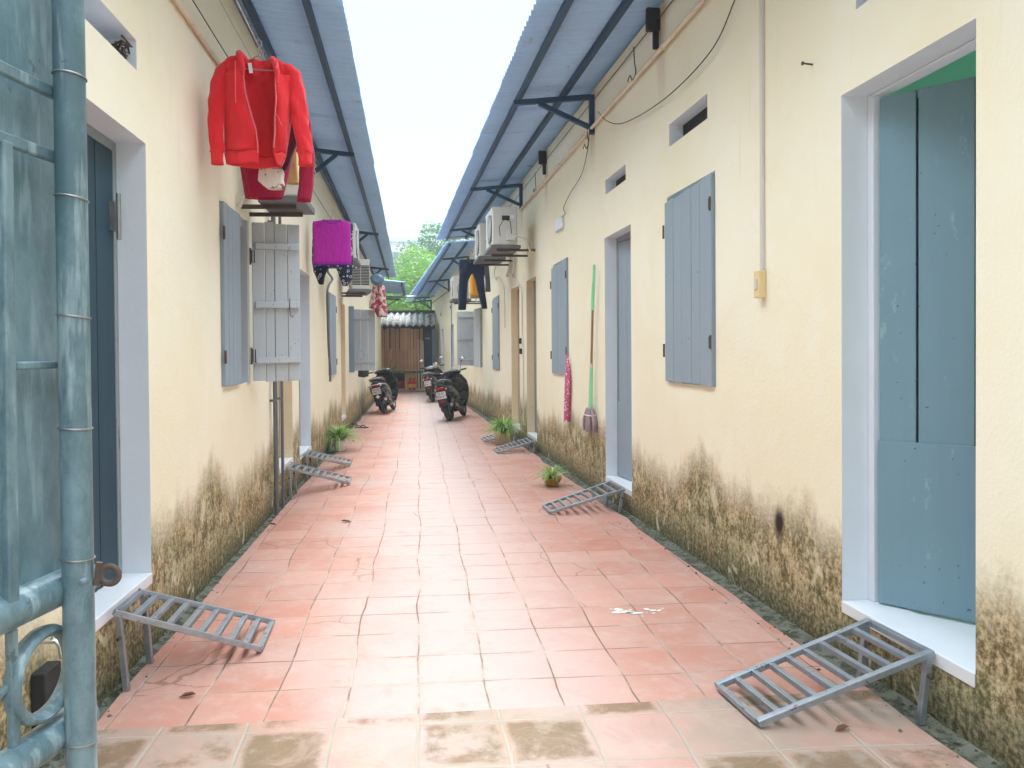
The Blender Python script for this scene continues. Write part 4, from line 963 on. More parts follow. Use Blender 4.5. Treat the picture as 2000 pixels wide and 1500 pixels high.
# left drain pipes
for px, r_, lb in ((538, .021, 'grey drain pipe on the left wall below the open shutter'), (551, .014, 'thin grey drain pipe beside the doorway past the open shutter')):
    s_, _ = LW.at(px, 900, .04); m = MB(); m.tube([LW.P(s_, .045, -.02), LW.P(s_, .045, 1.3), LW.P(s_, .045, 2.95)], r_, 12); m.wbox(LW, s_-.04, s_+.04, .002, .05, 1.0, 1.02); m.wbox(LW, s_-.04, s_+.04, .002, .05, 2.6, 2.62)
    single('drain_pipe', m, M['gpipe'], lb, 'pipe', smooth=40)
cable('hose', lwp([(642, 520), (640, 530), (649, 545), (643, 556), (639, 575), (640, 620), (642, 680), (645, 722), (645, 745)], .05), .017, M['gpipe'], 'dark hose running down the left wall beside a closed shutter', 'hose')
cable('hose', rwp([(1009, 495), (1001, 530), (1005, 545), (1013, 555), (1019, 575), (1020, 640), (1022, 700), (1023, 830)], .03), .012, M['pvc'], 'pale drain hose from the nearest right air conditioner down to the doorways', 'hose')
cable('hose', rwp([(998, 495), (994, 525), (990, 540), (1000, 535), (1004, 510)], .06), .016, M['pvc'], 'pale loop of insulated pipe under the right air conditioners', 'hose')
cable('hose', rwp([(972, 505), (966, 530), (968, 545), (974, 540), (978, 548), (985, 570), (986, 640)], .04), .010, M['pvc'], 'thin pale tube beside the far right closed shutter', 'hose')

# ------------------------------------------------------------------ air conditioners
def aircon(w, s, o0, z, label, side_grille, L_=.78, D=.29, Hh=.54, rot=0.0):
    """outdoor unit on two arms; near side faces the camera"""
    root = thing('air_conditioner', label, 'air conditioner', w.P(s+L_/2, o0+D/2, z-.06), 'air conditioners under the eaves')
    ca, sa = math.cos(rot), math.sin(rot); cx, cy = s+L_/2, o0+D/2
    class Wr:
        def P(self, a, b, zz):
            da, db = a-cx, b-cy; return w.P(cx+da*ca-db*sa, cy+da*sa+db*ca, zz)
    q = Wr()
    m = MB(); m.wbox(q, s, s+L_, o0, o0+D, z, z+Hh); cas = obj('casing', m, M['ac'], root, bev=.012)
    m = MB(); m.wbox(q, s-.003, s+L_+.003, o0-.004, o0+D+.004, z+Hh-.05, z+Hh+.006); obj('lid', m, M['ac'], root, bev=.006)
    # fan grille on the front
    c = q.P(s+L_*.40, o0+D+.004, z+Hh*.48); ax = (q.P(s, o0+D, 0)-q.P(s+1, o0+D, 0)).normalized(); nn = (q.P(s, o0+1, 0)-q.P(s, o0, 0)).normalized(); Mx_ = Matrix((ax, V((0, 0, 1)), nn)).transposed()
    m = MB(); m.lathe(c, [(.001, 0), (Hh*.40, 0), (Hh*.40, .004), (.001, .004)], 28, Mx_); obj('fan_opening', m, M['dark'], root)
    m = MB()
    for rr in (.10, .17, .24, .31, .39): m.torus(c+nn*.010, Hh*rr, .004, Mx_, 28, 5)
    for k in range(6): a = k*math.pi/6; d = (ax*math.cos(a)+V((0, 0, 1))*math.sin(a))*Hh*.4; m.bar(c+nn*.012-d, c+nn*.012+d, .005, .005, up=nn)
    obj('fan_guard', m, M['ac'], root)
    # near side
    if side_grille:
        m = MB(); n = 13
        for i in range(n):
            zz = z+.07+(Hh-.16)*i/n
            for b0, b1 in ((.02, .48), (.52, .98)): m.wbox(q, s-.004, s+.002, o0+D*b0, o0+D*b1, zz, zz+(Hh-.16)/n*.62)
        obj('side_grille', m, M['dark'], root)
    else:
        m = MB(); m.wbox(q, s-.006, s+.002, o0+D*.30, o0+D*.62, z+Hh*.66, z+Hh*.78); obj('handle_recess', m, M['dark'], root)
        m = MB(); m.wbox(q, s-.05, s+.0, o0+.03, o0+D*.45, z+.06, z+.22); m.tube([q.P(s-.03, o0+.06, z+.1), q.P(s-.08, o0+.02, z+.12), q.P(s-.08, o0-.10, z+.08), q.P(s-.05, o0-.18, z-.1)], .016, 8); obj('valve_cover', m, M['ac'], root, bev=.006)
        m = MB(); m.tube([q.P(s-.02, o0+D*.7, z+.12), q.P(s-.05, o0+D*.75, z+.25), q.P(s-.05, o0+D*.55, z+.36), q.P(s-.05, o0+D*.3, z+.33), q.P(s-.05, o0+D*.25, z+.15)], .006, 6); obj('cable_loop', m, M['wire'], root)
        m = MB(); n = 10
        for i in range(n): zz = z+.06+(Hh-.14)*i/n; m.wbox(q, s+.06, s+L_*.20, o0+D-.002, o0+D+.003, zz, zz+.018)
        obj('side_grille', m, M['dark'], root)
    m = MB(); m.wbox(q, s-.02, s+L_+.02, max(.02, o0-.05), o0+D+.03, z-.05, z-.002); obj('shelf', m, M['gpipe'], root, bev=.004)
    for a in (s+.08, s+L_-.08):
        m = MB(); m.wbox(q, a-.015, a+.015, .003, o0+D*.8, z-.082, z-.0525); obj('mounting_arm', m, M['rust'], root)
    m = MB(); m.wbox(q, s-.004, s+.002, o0+D*.12, o0+D*.30, z+Hh*.70, z+Hh*.80); obj('rating_label', m, M['plate'], root)
    return root
zz = RW.perp(985, 478, 10.9)[1]; o1 = RW.perp(1010, 440, 10.9)[0]; o2 = RW.perp(962, 440, 10.9)[0]
aircon(RW, 10.9, o1, zz, 'ivory air conditioner, nearest of the right-hand row, with valve cover towards us', False, D=o2-o1, Hh=RW.perp(985, 405, 10.9)[1]-zz)
zz = RW.perp(957, 500, 12.75)[1]; o1 = RW.perp(982, 470, 12.75)[0]; o2 = RW.perp(937, 470, 12.75)[0]
aircon(RW, 12.75, o1, zz, 'ivory air conditioner half hidden behind the nearest right-hand one', False, D=o2-o1, Hh=RW.perp(957, 437, 12.75)[1]-zz)
zz = RW.perp(893, 583, 17.2)[1]; aircon(RW, 17.2, .35, zz, 'air conditioner behind the hanging navy trousers', False, D=.36, Hh=.5)
zz = LW.perp(590, 383, 5.8)[1]; aircon(LW, 5.8, .20, zz, 'white air conditioner behind the red hoodie, at the left eave', False, L_=.48, D=.27, Hh=LW.perp(606, 255, 5.8)[1]-zz)
zz = LW.perp(690, 504, 10.4)[1]; aircon(LW, 10.4, .24, zz, 'air conditioner partly behind the purple top', False, L_=.6, D=.26, Hh=LW.perp(690, 436, 10.4)[1]-zz)
zz = LW.perp(700, 564, 12.9)[1]; aircon(LW, 12.95, .17, zz, 'ivory air conditioner with dark barred side grille, beside the hanging basin', True, D=.30, Hh=LW.perp(700, 506, 12.9)[1]-zz, rot=-.16)

# ------------------------------------------------------------------ mop, towel
o_ = .05
def wp(x, y, o=.05): s, z = RW.at(x, y, o); return RW.P(s, o, z)
root = thing('mop', 'mint green mop hung head down on the right wall', 'mop', wp(1150, 850, 0))
m = MB(); m.tube([wp(1160.5, 517), wp(1160, 545), wp(1159, 560), wp(1158, 580), wp(1157.5, 606)], [.014, .015, .019, .018, .019], 12); obj('grip', m, M['mint'], root, smooth=50)
m = MB(); m.tube([wp(1157.5, 606), wp(1155, 710)], .013, 12); obj('tube', m, M['copper'], root, smooth=50)
m = MB(); m.tube([wp(1155, 710), wp(1155, 718)], .018, 12); obj('collar', m, M['pvc'], root, smooth=50)
m = MB(); m.tube([wp(1155, 718), wp(1153, 800)], [.018, .023], 12); obj('sleeve', m, M['mint'], root, smooth=50)
m = MB(); rnd = random.Random(5); top = wp(1152, 800, .05)
for k in range(58):
    a = rnd.uniform(0, 6.28); rr = .085*math.sqrt(rnd.random()); d = RW.d*math.cos(a)*rr*2.5+RW.n*math.sin(a)*rr*.6
    L_ = rnd.uniform(.19, .235); pts = [top+d*.45+V((0, 0, .01)), top+d*.8-V((0, 0, L_*.3)), top+d*1.05-V((0, 0, L_*.65)), top+d*1.0-V((0, 0, L_))]
    m.tube(pts, [.009, .010, .011, .009], 6)
obj('mop_head', m, M['mopy'], root, smooth=60)
m = MB(); c = top-V((0, 0, .055)); m.torus(c, .075, .006, Matrix((RW.d*1.75, RW.n*.66, V((0, 0, 1)))).transposed(), 20, 6); obj('binding', m, M['labelw'], root)
m = MB(); rings = []
for i in range(15):
    t = i/14; py = 693+130*t; c = wp(1107.5+1.0*math.sin(t*5), py, .04); wd = .02+.13*min(1, t*2.2)-.035*max(0, t-.75)*4*.5
    rings.append([c+RW.d*wd*(.5+.0*t)*math.cos(a)*(1+.12*math.sin(4*a+t*3))+RW.n*(.012+.022*min(1, t*3))*math.sin(a)*(1+.35*math.sin(3*a+1)) for a in (2*math.pi*k/22 for k in range(22))])
m.loft(rings, True, True, True); single('towel', m, M['pink'], 'pink spotted cloth hanging from the corner of a right-hand shutter', 'cloth', smooth=70)

# ------------------------------------------------------------------ scooters
def txt(body, size, T_, parent, mat, name='number', align='CENTER'):
    cu = bpy.data.curves.new('t', 'FONT'); cu.body = body; cu.size = size; cu.align_x = align; cu.align_y = 'CENTER'; cu.extrude = .0006; cu.space_line = .85; cu.offset = size*.012
    to = bpy.data.objects.new('t', cu); COL.objects.link(to); bpy.context.view_layer.update()
    me = bpy.data.meshes.new_from_object(to.evaluated_get(bpy.context.evaluated_depsgraph_get())); bpy.data.objects.remove(to)
    me.transform(T_); me.materials.append(mat); o = bpy.data.objects.new(name, me); COL.objects.link(o); o.parent = parent; return o
def scooter(loc, heading, lean, label, plate, style):
    """local: x forward, y left, z up; origin under the rear axle"""
    root = thing('scooter', label, 'scooter', (0, 0, 0), 'scooters parked in the alley')
    RX = Matrix.Rotation(math.radians(90), 3, 'X'); WB = 1.27
    for x, tw in ((0, .060), (WB, .050)):
        m = MB(); m.torus((x, 0, .285), .285-tw, tw, RX, 36, 10, 1.0); wh = obj('wheel', m, M['matt'], root, smooth=60)
        m = MB(); m.torus((x, 0, .275), .185, .016, RX, 30, 6, 2.0)
        for k in range(5):
            a = k*2*math.pi/5; m.bar((x, 0, .275), (x+.18*math.cos(a), 0, .275+.18*math.sin(a)), .03, .03, up=(0, 1, 0))
        m.tube([(x, -.07, .275), (x, .07, .275)], .045, 14); obj('rim', m, M['alu'], wh, smooth=50)
    m = MB(); m.tube([(WB, 0, .275), (WB-.04, .075, .40), (WB-.12, .075, .62)], .02, 8); m.tube([(WB, 0, .275), (WB-.04, -.075, .40), (WB-.12, -.075, .62)], .02, 8); obj('fork', m, M['alu'], root, smooth=50)
    m = MB()
    m.loft([[V((WB+.30*math.cos(a), .075*j, .275+.30*math.sin(a)-abs(j)*.02)) for j in (-1, -.5, 0, .5, 1)] for a in (math.radians(t) for t in range(15, 165, 12))], closed=False); obj('front_fender', m, M['black'], root, smooth=60, solid=.006)
    # rear body: rings along x
    def ring(x, w, zb, zt, n=18, tp=.7):
        out = []
        for i in range(n):
            a = 2*math.pi*i/n; c, s = math.cos(a), math.sin(a); zz = (zb+zt)/2+(zt-zb)/2*math.copysign(abs(s)**.75, s); wf = 1-(1-tp)*max(0, s)
            out.append(V((x, w*math.copysign(abs(c)**.7, c)*wf, zz)))
        return out
    tail = .33 if style != 2 else .36
    m = MB(); m.loft([ring(-tail, .08, .66, .77), ring(-tail+.06, .14, .56, .80), ring(-.15, .19, .46, .81), ring(.05, .215, .40, .80), ring(.25, .215, .34, .77), ring(.42, .19, .28, .74), ring(.52, .16, .24, .66), ring(.56, .12, .24, .40)], True, True, True); body = obj('body', m, M['black'], root, smooth=55)
    m = MB(); m.loft([ring(-tail+.05, .10, .79, .85), ring(-.12, .155, .79, .90), ring(.12, .16, .78, .89), ring(.32, .125, .765, .83), ring(.52, .10, .73, .775), ring(.58, .06, .70, .74)], True, True, True); obj('seat', m, M['seat'], root, smooth=60)
    m = MB(); m.loft([[V((x, y*w, z)) for y in (-1, -.5, 0, .5, 1)] for x, w, z in ((.50, .13, .275), (.70, .15, .27), (.88, .16, .27), (.98, .17, .31))], closed=False); obj('footboard', m, M['matt'], root, solid=.05, off=-1)
    m = MB(); m.loft([ring(.30, .15, .17, .30), ring(.55, .17, .15, .29), ring(.85, .17, .16, .28), ring(.98, .13, .20, .30)], True, True, True); obj('side_skirt', m, M['black'], root, smooth=50)
    # leg shield
    m = MB(); rows_ = ((.90, .17, .24), (1.00, .25, .42), (1.01, .29, .60), (.99, .28, .78), (.95, .20, .92), (.92, .13, .97))
    m.loft([[V((x+.10*(1-abs(t)**2)*.9, w*t, z)) for t in (-1, -.75, -.5, -.25, 0, .25, .5, .75, 1)] for x, w, z in rows_], closed=False); obj('leg_shield', m, M['black'], root, smooth=60, solid=.03)
    m = MB(); m.loft([ring(.82, .13, .98, 1.05), ring(.88, .22, .965, 1.07), ring(.96, .20, .94, 1.08), ring(1.06, .10, .93, 1.02)], True, True, True); obj('handlebar_cover', m, M['black'] if style == 0 else M['chrome'] if style == 2 else M['black'], root, smooth=60)
    m = MB(); m.tube([(.80, .36, 1.035), (.86, .22, 1.03), (.90, 0, 1.02), (.86, -.22, 1.03), (.80, -.36, 1.035)], .012, 8); hb = obj('handlebar', m, M['alu'], root, smooth=60)
    for s in (-1, 1):
        m = MB(); m.tube([(.83, s*.24, 1.033), (.79, s*.37, 1.037)], .018, 10); obj('grip', m, M['matt'], hb, smooth=60)
        m = MB(); m.tube([(.86, s*.22, 1.05), (.84, s*.26, 1.16), (.84, s*.30, 1.24)], .006, 6); mi = obj('mirror_stalk', m, M['black'], root, smooth=60)
        if style != 0 or s > 2:
            m = MB(); m.ball((.845, s*.31, 1.265), (.02, .065, .046)); mh = obj('mirror', m, M['black'], mi, smooth=60)
            m = MB(); m.ball((.828, s*.31, 1.265), (.008, .056, .038)); obj('mirror_glass', m, M['mirror'], mh, smooth=60)
    # rear light, grab rail, plate
    m = MB(); m.ball((-tail+.01, 0, .70), (.035, .095, .04), Matrix.Rotation(math.radians(20), 3, 'Y')); obj('tail_light', m, M['redl'], root, smooth=60)
    for s in (-1, 1):
        m = MB(); m.ball((-tail+.045, s*.105, .685), (.03, .03, .022)); obj('indicator', m, M['yel'] if style == 1 else M['plate'], root, smooth=60)
    m = MB(); m.tube([(.05, .165, .80), (-.18, .15, .835), (-tail-.05, .10, .86), (-tail-.09, 0, .865), (-tail-.05, -.10, .86), (-.18, -.15, .835), (.05, -.165, .80)], .013, 8); obj('grab_rail', m, M['alu'] if style != 1 else M['black'], root, smooth=60)
    if style == 0:
        m = MB(); m.tube([(.35, .20, .42), (.1, .215, .62), (-.18, .20, .70), (-tail-.06, .13, .72), (-tail-.10, 0, .715), (-tail-.06, -.13, .72), (-.18, -.20, .70), (.1, -.215, .62), (.35, -.20, .42)], .011, 8); obj('guard_rail', m, M['chrome'], root, smooth=60)
    m = MB(); m.loft([[V((-tail+.04-.02*t-.02*abs(j), (.12-.03*t)*j, .66-.34*t)) for j in (-1, -.5, 0, .5, 1)] for t in (0, .25, .5, .75, 1)], closed=False); obj('rear_mudguard', m, M['matt'], root, smooth=60, solid=.008)
    pz = .565; Tp = Matrix.Translation((-tail-.015, 0, pz)) @ Matrix.Rotation(math.radians(-90), 4, 'Z') @ Matrix.Rotation(math.radians(90), 4, 'X') @ Matrix.Rotation(math.radians(12), 4, 'X')
    m = MB(); m.box((0, 0, 0), (.20, .15, .004)); place(m, Tp); pl = obj('number_plate', m, M['plate'], root, bev=.0015)
    if plate: txt(plate, .072, Tp @ Matrix.Translation((0, .002, .0032)), pl, M['dark'])
    m = MB(); m.box((-tail+.0, 0, .43), (.012, .07, .07), Matrix.Rotation(math.radians(45), 3, 'X')); obj('reflector', m, M['plate'] if style == 0 else M['redl'], root, bev=.004)
    # engine, exhaust
    m = MB(); m.loft([ring(-.06, .05, .22, .34), ring(.05, .085, .19, .38), ring(.25, .10, .19, .42), ring(.45, .10, .2, .40)], True, True, True); place(m, Matrix.Translation((0, .09, 0))); obj('engine', m, M['matt'], root, smooth=50)
    m = MB(); m.tube([(.30, -.13, .22), (.16, -.155, .25), (.10, -.16, .27), (-.26, -.165, .335), (-.29, -.165, .34)], [.02, .03, .062, .068, .045], 14); mf = obj('muffler', m, M['matt'], root, smooth=50)
    m = MB(); m.bar((.06, -.228, .29), (-.22, -.236, .34), .008, .07); m.tube([(-.285, -.165, .34), (-.305, -.165, .343)], .035, 14); obj('heat_shield', m, M['chrome'] if style == 0 else M['alu'], mf, bev=.003)
    m = MB(); m.tube([(.0, -.13, .34), (-.05, -.13, .62)], .022, 8); m.tube([(.0, .13, .34), (-.05, .13, .62)], .022, 8); obj('shock_absorber', m, M['alu'], root, smooth=50)
    zl = .16*math.sin(math.radians(abs(lean)))
    m = MB(); m.tube([(.42, .10, .22), (.36, .20, .10), (.34, .25, .018+math.tan(math.radians(abs(lean)))*.25*1.0)], .011, 8); m.tube([(.45, .06, .22), (.38, .14, .13), (.30, .16, .11)], .012, 8); obj('side_stand', m, M['alu'], root, smooth=50)
    root.location = V(loc); root.rotation_euler = (math.radians(-lean), 0, 0)
    root.rotation_mode = 'XYZ'; root.rotation_euler = (math.radians(-lean), 0, math.radians(90)-heading)
    return root
def hd(a, b): d = V(b)-V(a); return math.atan2(d.x, d.y)
a = ground(880, 822); scooter(a, math.radians(17), 11, 'black scooter at the right, leaning on its stand, plate 29-E1', '29-E1\n550.67', 1)
a = ground(751, 808); scooter(a, math.radians(9), 12, 'black scooter with chrome guard rails parked alone on the left', '90-B2\n100.22', 0)
a = ground(846, 785); scooter(a, math.radians(12), 9, 'scooter with silver handlebar cover, parked behind the right one', '29-B1\n204.18', 2)

# ------------------------------------------------------------------ shed at the end of the alley
YS = 28.6
def S(x, y, d=0.0): return atY(x, y, YS)+V((0, d, 0))
root = thing('shed', 'timber plank shed with wavy cement roof closing the alley', 'shed', V((-.1, YS+.6, 0)))
xl, xr = S(737, 700).x, S(849, 700).x; zt = S(790, 640).z; zb = S(790, 724).z
rnd = random.Random(12)
x = xl; xe = S(826, 700).x
tier = (zb+(zt-zb)*.50)
while x < xe-.03:
    w_ = rnd.uniform(.10, .17); zc = tier+rnd.uniform(-.02, .02)
    m = MB(); dy = rnd.uniform(-.02, .02); m.box((x+w_/2, YS+dy, (zb+zc)/2), (w_-.012, .03, zc-zb))
    obj('plank', m, M['planks'], root, bev=.004)
    m = MB(); dy = rnd.uniform(-.02, .02); zq = zt+rnd.uniform(-.06, .0); m.box((x+w_/2+rnd.uniform(-.02, .02), YS+.05+dy, (zc+zq)/2-.03), (w_-.016, .03, zq-zc+.06)); obj('plank', m, M['planks'], root, bev=.004)
    x += w_
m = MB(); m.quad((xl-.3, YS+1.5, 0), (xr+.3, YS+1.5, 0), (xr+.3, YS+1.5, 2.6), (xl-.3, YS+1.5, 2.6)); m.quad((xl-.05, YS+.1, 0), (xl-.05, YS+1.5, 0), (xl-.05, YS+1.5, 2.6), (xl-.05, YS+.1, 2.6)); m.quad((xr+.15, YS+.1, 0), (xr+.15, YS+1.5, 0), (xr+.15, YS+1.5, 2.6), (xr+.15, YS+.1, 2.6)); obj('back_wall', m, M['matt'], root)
m = MB(); m.box(((xl+xe)/2, YS-.02, zb-.045), (xe-xl, .5, .08)); obj('shelf', m, M['conc'], root, bev=.006)
zf = S(790, 762).z; m = MB(); m.box(((xl+xe)/2+.05, YS-.25, .10), (xe-xl+.1, .04, .05)); m.box(((xl+xe)/2, YS+.0, .05), (xe-xl, .44, .04)); obj('floor_board', m, M['batten'], root, bev=.004)
m = MB(); n = 96; vs = []; x0, x1 = xl-.25, xr+.06; zlow, zhigh = S(790, 637).z, S(790, 614).z+.10
for i in range(n+1):
    xx = x0+(x1-x0)*i/n; wv = .045*math.sin(2*math.pi*(xx-x0)/.235)
    for t in range(5): vs.append(V((xx, YS-.45+1.7*t/4, zlow+(zhigh-zlow)*t/4+wv)))
m.v = vs; m.f = [(i*5+j, i*5+j+1, i*5+j+6, i*5+j+5) for i in range(n) for j in range(4)]; obj('roof', m, M['asb'], root, smooth=60, solid=.016)
m = MB(); m.box(((x0+x1)/2, YS+1.30, zhigh+.06), (x1-x0, .2, .12)); obj('ridge_board', m, M['dark'], root)
p1, p2 = S(829, 643), S(842, 706); m = MB(); m.box(((p1.x+p2.x)/2, YS+.12, 1.15), (p2.x-p1.x, .04, 2.2)); dr = obj('door', m, M['doord'], root, bev=.004)
m = MB(); m.box(((p1.x+p2.x)/2, YS+.095, 2.0), ((p2.x-p1.x)*.8, .02, .06)); obj('batten', m, M['doorb'], dr)
p1, p2 = S(843, 643), S(853, 705); m = MB(); m.box(((p1.x+p2.x)/2, YS-.05, 1.35), (p2.x-p1.x, .04, 2.0), Matrix.Rotation(math.radians(24), 3, 'Z')); obj('door', m, M['shutd'], root, bev=.004, label='grey door leaf standing ajar')
for px, top, lb, dx in ((816, 664, 'pale timber pole leaning against the shed planks, leftmost of three', .06), (821.5, 664, 'pale timber pole leaning against the shed planks, middle of three', .05), (825.5, 666, 'pale timber pole leaning against the shed planks, rightmost of three', .09)):
    a, b = S(px, top), S(px+2.6, 758); a.y = YS-.07; b.y = YS-.32; b.z = .03; m = MB(); m.bar(a, b, .055, .045, up=(0, 1, 0)); single('timber_pole', m, M['batten'], lb, 'pole', 'poles leaning on the shed', bev=.004)
def exting(x, y0, y1, r, label, dy, band=None):
    c = S(x, y1); c.y = YS-.12+dy; c.z = .075; h = (y1-y0)/1480*YS*.8
    root = thing('fire_extinguisher', label, 'fire extinguisher', c, 'fire extinguishers by the shed')
    m = MB(); m.lathe(c, [(r*.9, 0), (r, .02), (r, h*.86), (r*.8, h*.94), (r*.3, h), (.001, h)], 20); obj('cylinder', m, M['red'], root, smooth=50)
    m = MB(); m.tube([c+V((0, 0, h)), c+V((0, 0, h+.07))], .02, 8); m.bar(c+V((-.02, 0, h+.07)), c+V((.08, -.02, h+.09)), .02, .015); m.bar(c+V((-.02, 0, h+.05)), c+V((.07, -.02, h+.05)), .02, .012); obj('valve', m, M['dark'], root)
    m = MB(); m.tube([c+V((-.02, -.02, h+.05)), c+V((-.10, -.04, h+.0)), c+V((-.11, -.05, h*.5)), c+V((-.09, -.05, h*.2))], .010, 8); obj('hose', m, M['matt'] if not band else M['red'], root, smooth=60)
    if band:
        m = MB(); m.lathe(c, [(r+.002, h*.25), (r+.002, h*.62)], 20, cap0=False, cap1=False); obj('label_band', m, M['yel'], root, smooth=50)
exting(772.5, 728, 759, .075, 'plain red fire extinguisher beside the tan board', 0)
exting(801, 734, 757, .075, 'red fire extinguisher with yellow label in front of the tan board', -.1, True)
exting(808.5, 734, 757, .075, 'red fire extinguisher with yellow label, the one nearer the leaning poles', -.1, True)
a, b = S(790.5, 722), S(815, 757); m = MB(); m.box(((a.x+b.x)/2, YS-.14, (a.z+.09)/2+.0), (b.x-a.x, .018, a.z-.09), Matrix.Rotation(math.radians(-4), 3, 'X')); single('plywood_board', m, M['ply'], 'tan plywood board standing behind the fire extinguishers', 'board', bev=.003)
c = S(782, 757); c.y = YS+.02; c.z = .075; m = MB(); m.lathe(c, [(.10, 0), (.13, .03), (.14, .30), (.15, .31), (.15, .33), (.12, .33), (.001, .30)], 20); single('bucket', m, M['maroon'], 'dull red bucket between the extinguisher and the board', 'bucket', smooth=50)

# steel beam across the alley end
a, b = atY(751, 581, 27.6), atY(839, 578, 27.6); root = thing('cross_beam', 'steel beam with curved braces spanning the alley end above the shed', 'beam', (a+b)/2)
m = MB(); m.tube([a+V((-.15, 0, 0)), b+V((.2, 0, 0))], .035, 10); obj('beam', m, M['alu'], root, smooth=50)
for p, s in ((a, 1), (b, -1)):
    m = MB(); m.bar(p+V((s*.0, 0, -.06)), p+V((s*.55, 0, -.06)), .05, .05); m.tube([p+V((s*.02, .0, -.40)), p+V((s*.16, 0, -.25)), p+V((s*.36, 0, -.13)), p+V((s*.55, 0, -.07))], .02, 8); obj('brace', m, M['purlin'], root)
# fluorescent tube under the first right roof end
a, b = atY(873, 467, 18.4), atY(930, 463, 18.4); root = thing('tube_lamp', 'unlit white tube lamp at the end of the nearer right roof', 'lamp', (a+b)/2)
m = MB(); m.tube([a, b], .016, 10); obj('tube', m, M['pvc'], root, smooth=50)
m = MB(); m.bar(a+V((0, 0, .035)), b+V((0, 0, .035)), .05, .03); m.ball(a+V((-.02, 0, .01)), .03); obj('fitting', m, M['alu'], root)

# ------------------------------------------------------------------ small things on the ground and walls
def sandal(c, ang, label, mat):
    root = thing('sandal', label, 'sandal', c, 'sandals left on the tiles'); T_ = Matrix.Translation(c) @ Matrix.Rotation(ang, 4, 'Z')
    out = [(-.13, .0), (-.12, .033), (-.06, .036), (.0, .033), (.06, .045), (.11, .040), (.135, .0)]
    loop = out+[(x, -y) for x, y in out[-2:0:-1]]
    m = MB(); m.loft([[V((x, y, .003)) for x, y in loop], [V((x, y, .022)) for x, y in loop]], True, True, True); place(m, T_); obj('sole', m, mat, root, smooth=40)
    m = MB()
    for s in (-1, 1): m.tube([(.08, 0, .022), (.05, s*.02, .055), (.0, s*.036, .045), (-.03, s*.036, .018)], .008, 6)
    place(m, T_); obj('strap', m, M['matt'], root, smooth=60)
sandal(ground(706, 836), 0.05, 'black flip-flop lying apart on the tiles, nearer the scooter', M['black'])
sandal(ground(690, 833), .4, 'brown sandal close to the left wall', M['tan'])
sandal(ground(684, 831), .9, 'brown sandal half behind the white-potted plant', M['tan'])
rnd = random.Random(2)
for i, (px, py, lb) in enumerate(((676, 1019, 'curled dry leaf alone in the middle left of the paving'), (533, 1025, 'dry leaf fleck near the left gutter'), (366, 1360, 'dry leaf fleck on the nearest left tiles'), (1645, 1425, 'dry leaf near the largest ramp'), (690, 862, 'dry leaf right of the white flower pot'))):
    c = ground(px, py, .004); m = MB(); a = rnd.uniform(0, 3); d = V((math.cos(a), math.sin(a), 0)); s = V((-d.y, d.x, 0)); l = .035 if i else .05
    m.add([c-d*l, c-d*l*.3+s*l*.35+V((0, 0, .012)), c+d*l*.5+s*l*.3+V((0, 0, .014)), c+d*l+V((0, 0, .006)), c+d*l*.5-s*l*.3+V((0, 0, .016)), c-d*l*.3-s*l*.35+V((0, 0, .012)), c+V((0, 0, .002))], [(0, 1, 6), (1, 2, 6), (2, 3, 6), (3, 4, 6), (4, 5, 6), (5, 0, 6)])
    single('fallen_leaf', m, M['leafd'], lb, 'leaf', 'leaves fallen on the paving')
# grit and litter along the gutters
m = MB(); rnd = random.Random(21)
for w_, o0_, o1_, L_ in ((LW, .01, .12, 26), (RW, .02, .24, 19.5)):
    for _ in range(900):
        s_ = 1.5+rnd.random()**1.5*(L_-1.5); o_ = o0_+(o1_-o0_)*rnd.random()**1.3; c = w_.P(s_, o_, rnd.uniform(-.012, .004)); q_ = rnd.uniform(.003, .012)
        m.add([c+V((q_*rnd.uniform(.5, 1.3), 0, 0)), c+V((0, q_*rnd.uniform(.5, 1.3), 0)), c-V((q_*rnd.uniform(.5, 1.3), 0, 0)), c-V((0, q_*rnd.uniform(.5, 1.3), 0)), c+V((0, 0, q_*.8))], [(0, 1, 4), (1, 2, 4), (2, 3, 4), (3, 0, 4)])
o = obj('gutter_grit', m, M['conc']); tag(o, 'loose grit and crumbs lying along both gutters', 'grit'); o['kind'] = 'stuff'
# splash of dried paint
m = MB(); rnd = random.Random(8)
for _ in range(18):
    px, py = rnd.gauss(1245, 26), rnd.gauss(1193, 4); c = ground(px, py, .003); r_ = rnd.uniform(.003, .022); k = rnd.randint(6, 9); sx = rnd.uniform(1, 2.6)
    m.add([c+V((math.cos(2*math.pi*i/k)*r_*sx*rnd.uniform(.6, 1.2), math.sin(2*math.pi*i/k)*r_*rnd.uniform(.6, 1.2), 0)) for i in range(k)], [tuple(range(k))])
o = obj('paint_splash', m, M['spill']); tag(o, 'dried white paint splashes on the tiles right of centre', 'paint splash'); o['kind'] = 'stuff'
# tap and meter behind the gate
root = thing('tap', 'small chrome tap on the stained wall seen through the gate ring', 'tap', LW.P(*[LW.at(88, 1290)[0], 0, LW.at(88, 1290)[1]]))
s_, z_ = LW.at(74, 1253); m = MB(); m.tube([LW.P(s_, 0, z_), LW.P(s_, .06, z_), LW.P(s_, .075, z_-.02), LW.P(s_, .08, z_-.06)], .010, 10); m.tube([LW.P(s_-.03, .05, z_+.03), LW.P(s_+.03, .05, z_+.03)], .006, 8); m.tube([LW.P(s_, .05, z_), LW.P(s_, .05, z_+.03)], .006, 8); obj('spout', m, M['chrome'], root, smooth=60)
m = MB(); m.wbox(LW, s_-.06, s_+.06, .002, .05, z_-.30, z_-.09); single('meter_box', m, M['matt'], 'small black box on the wall under the tap', 'box', bev=.006)
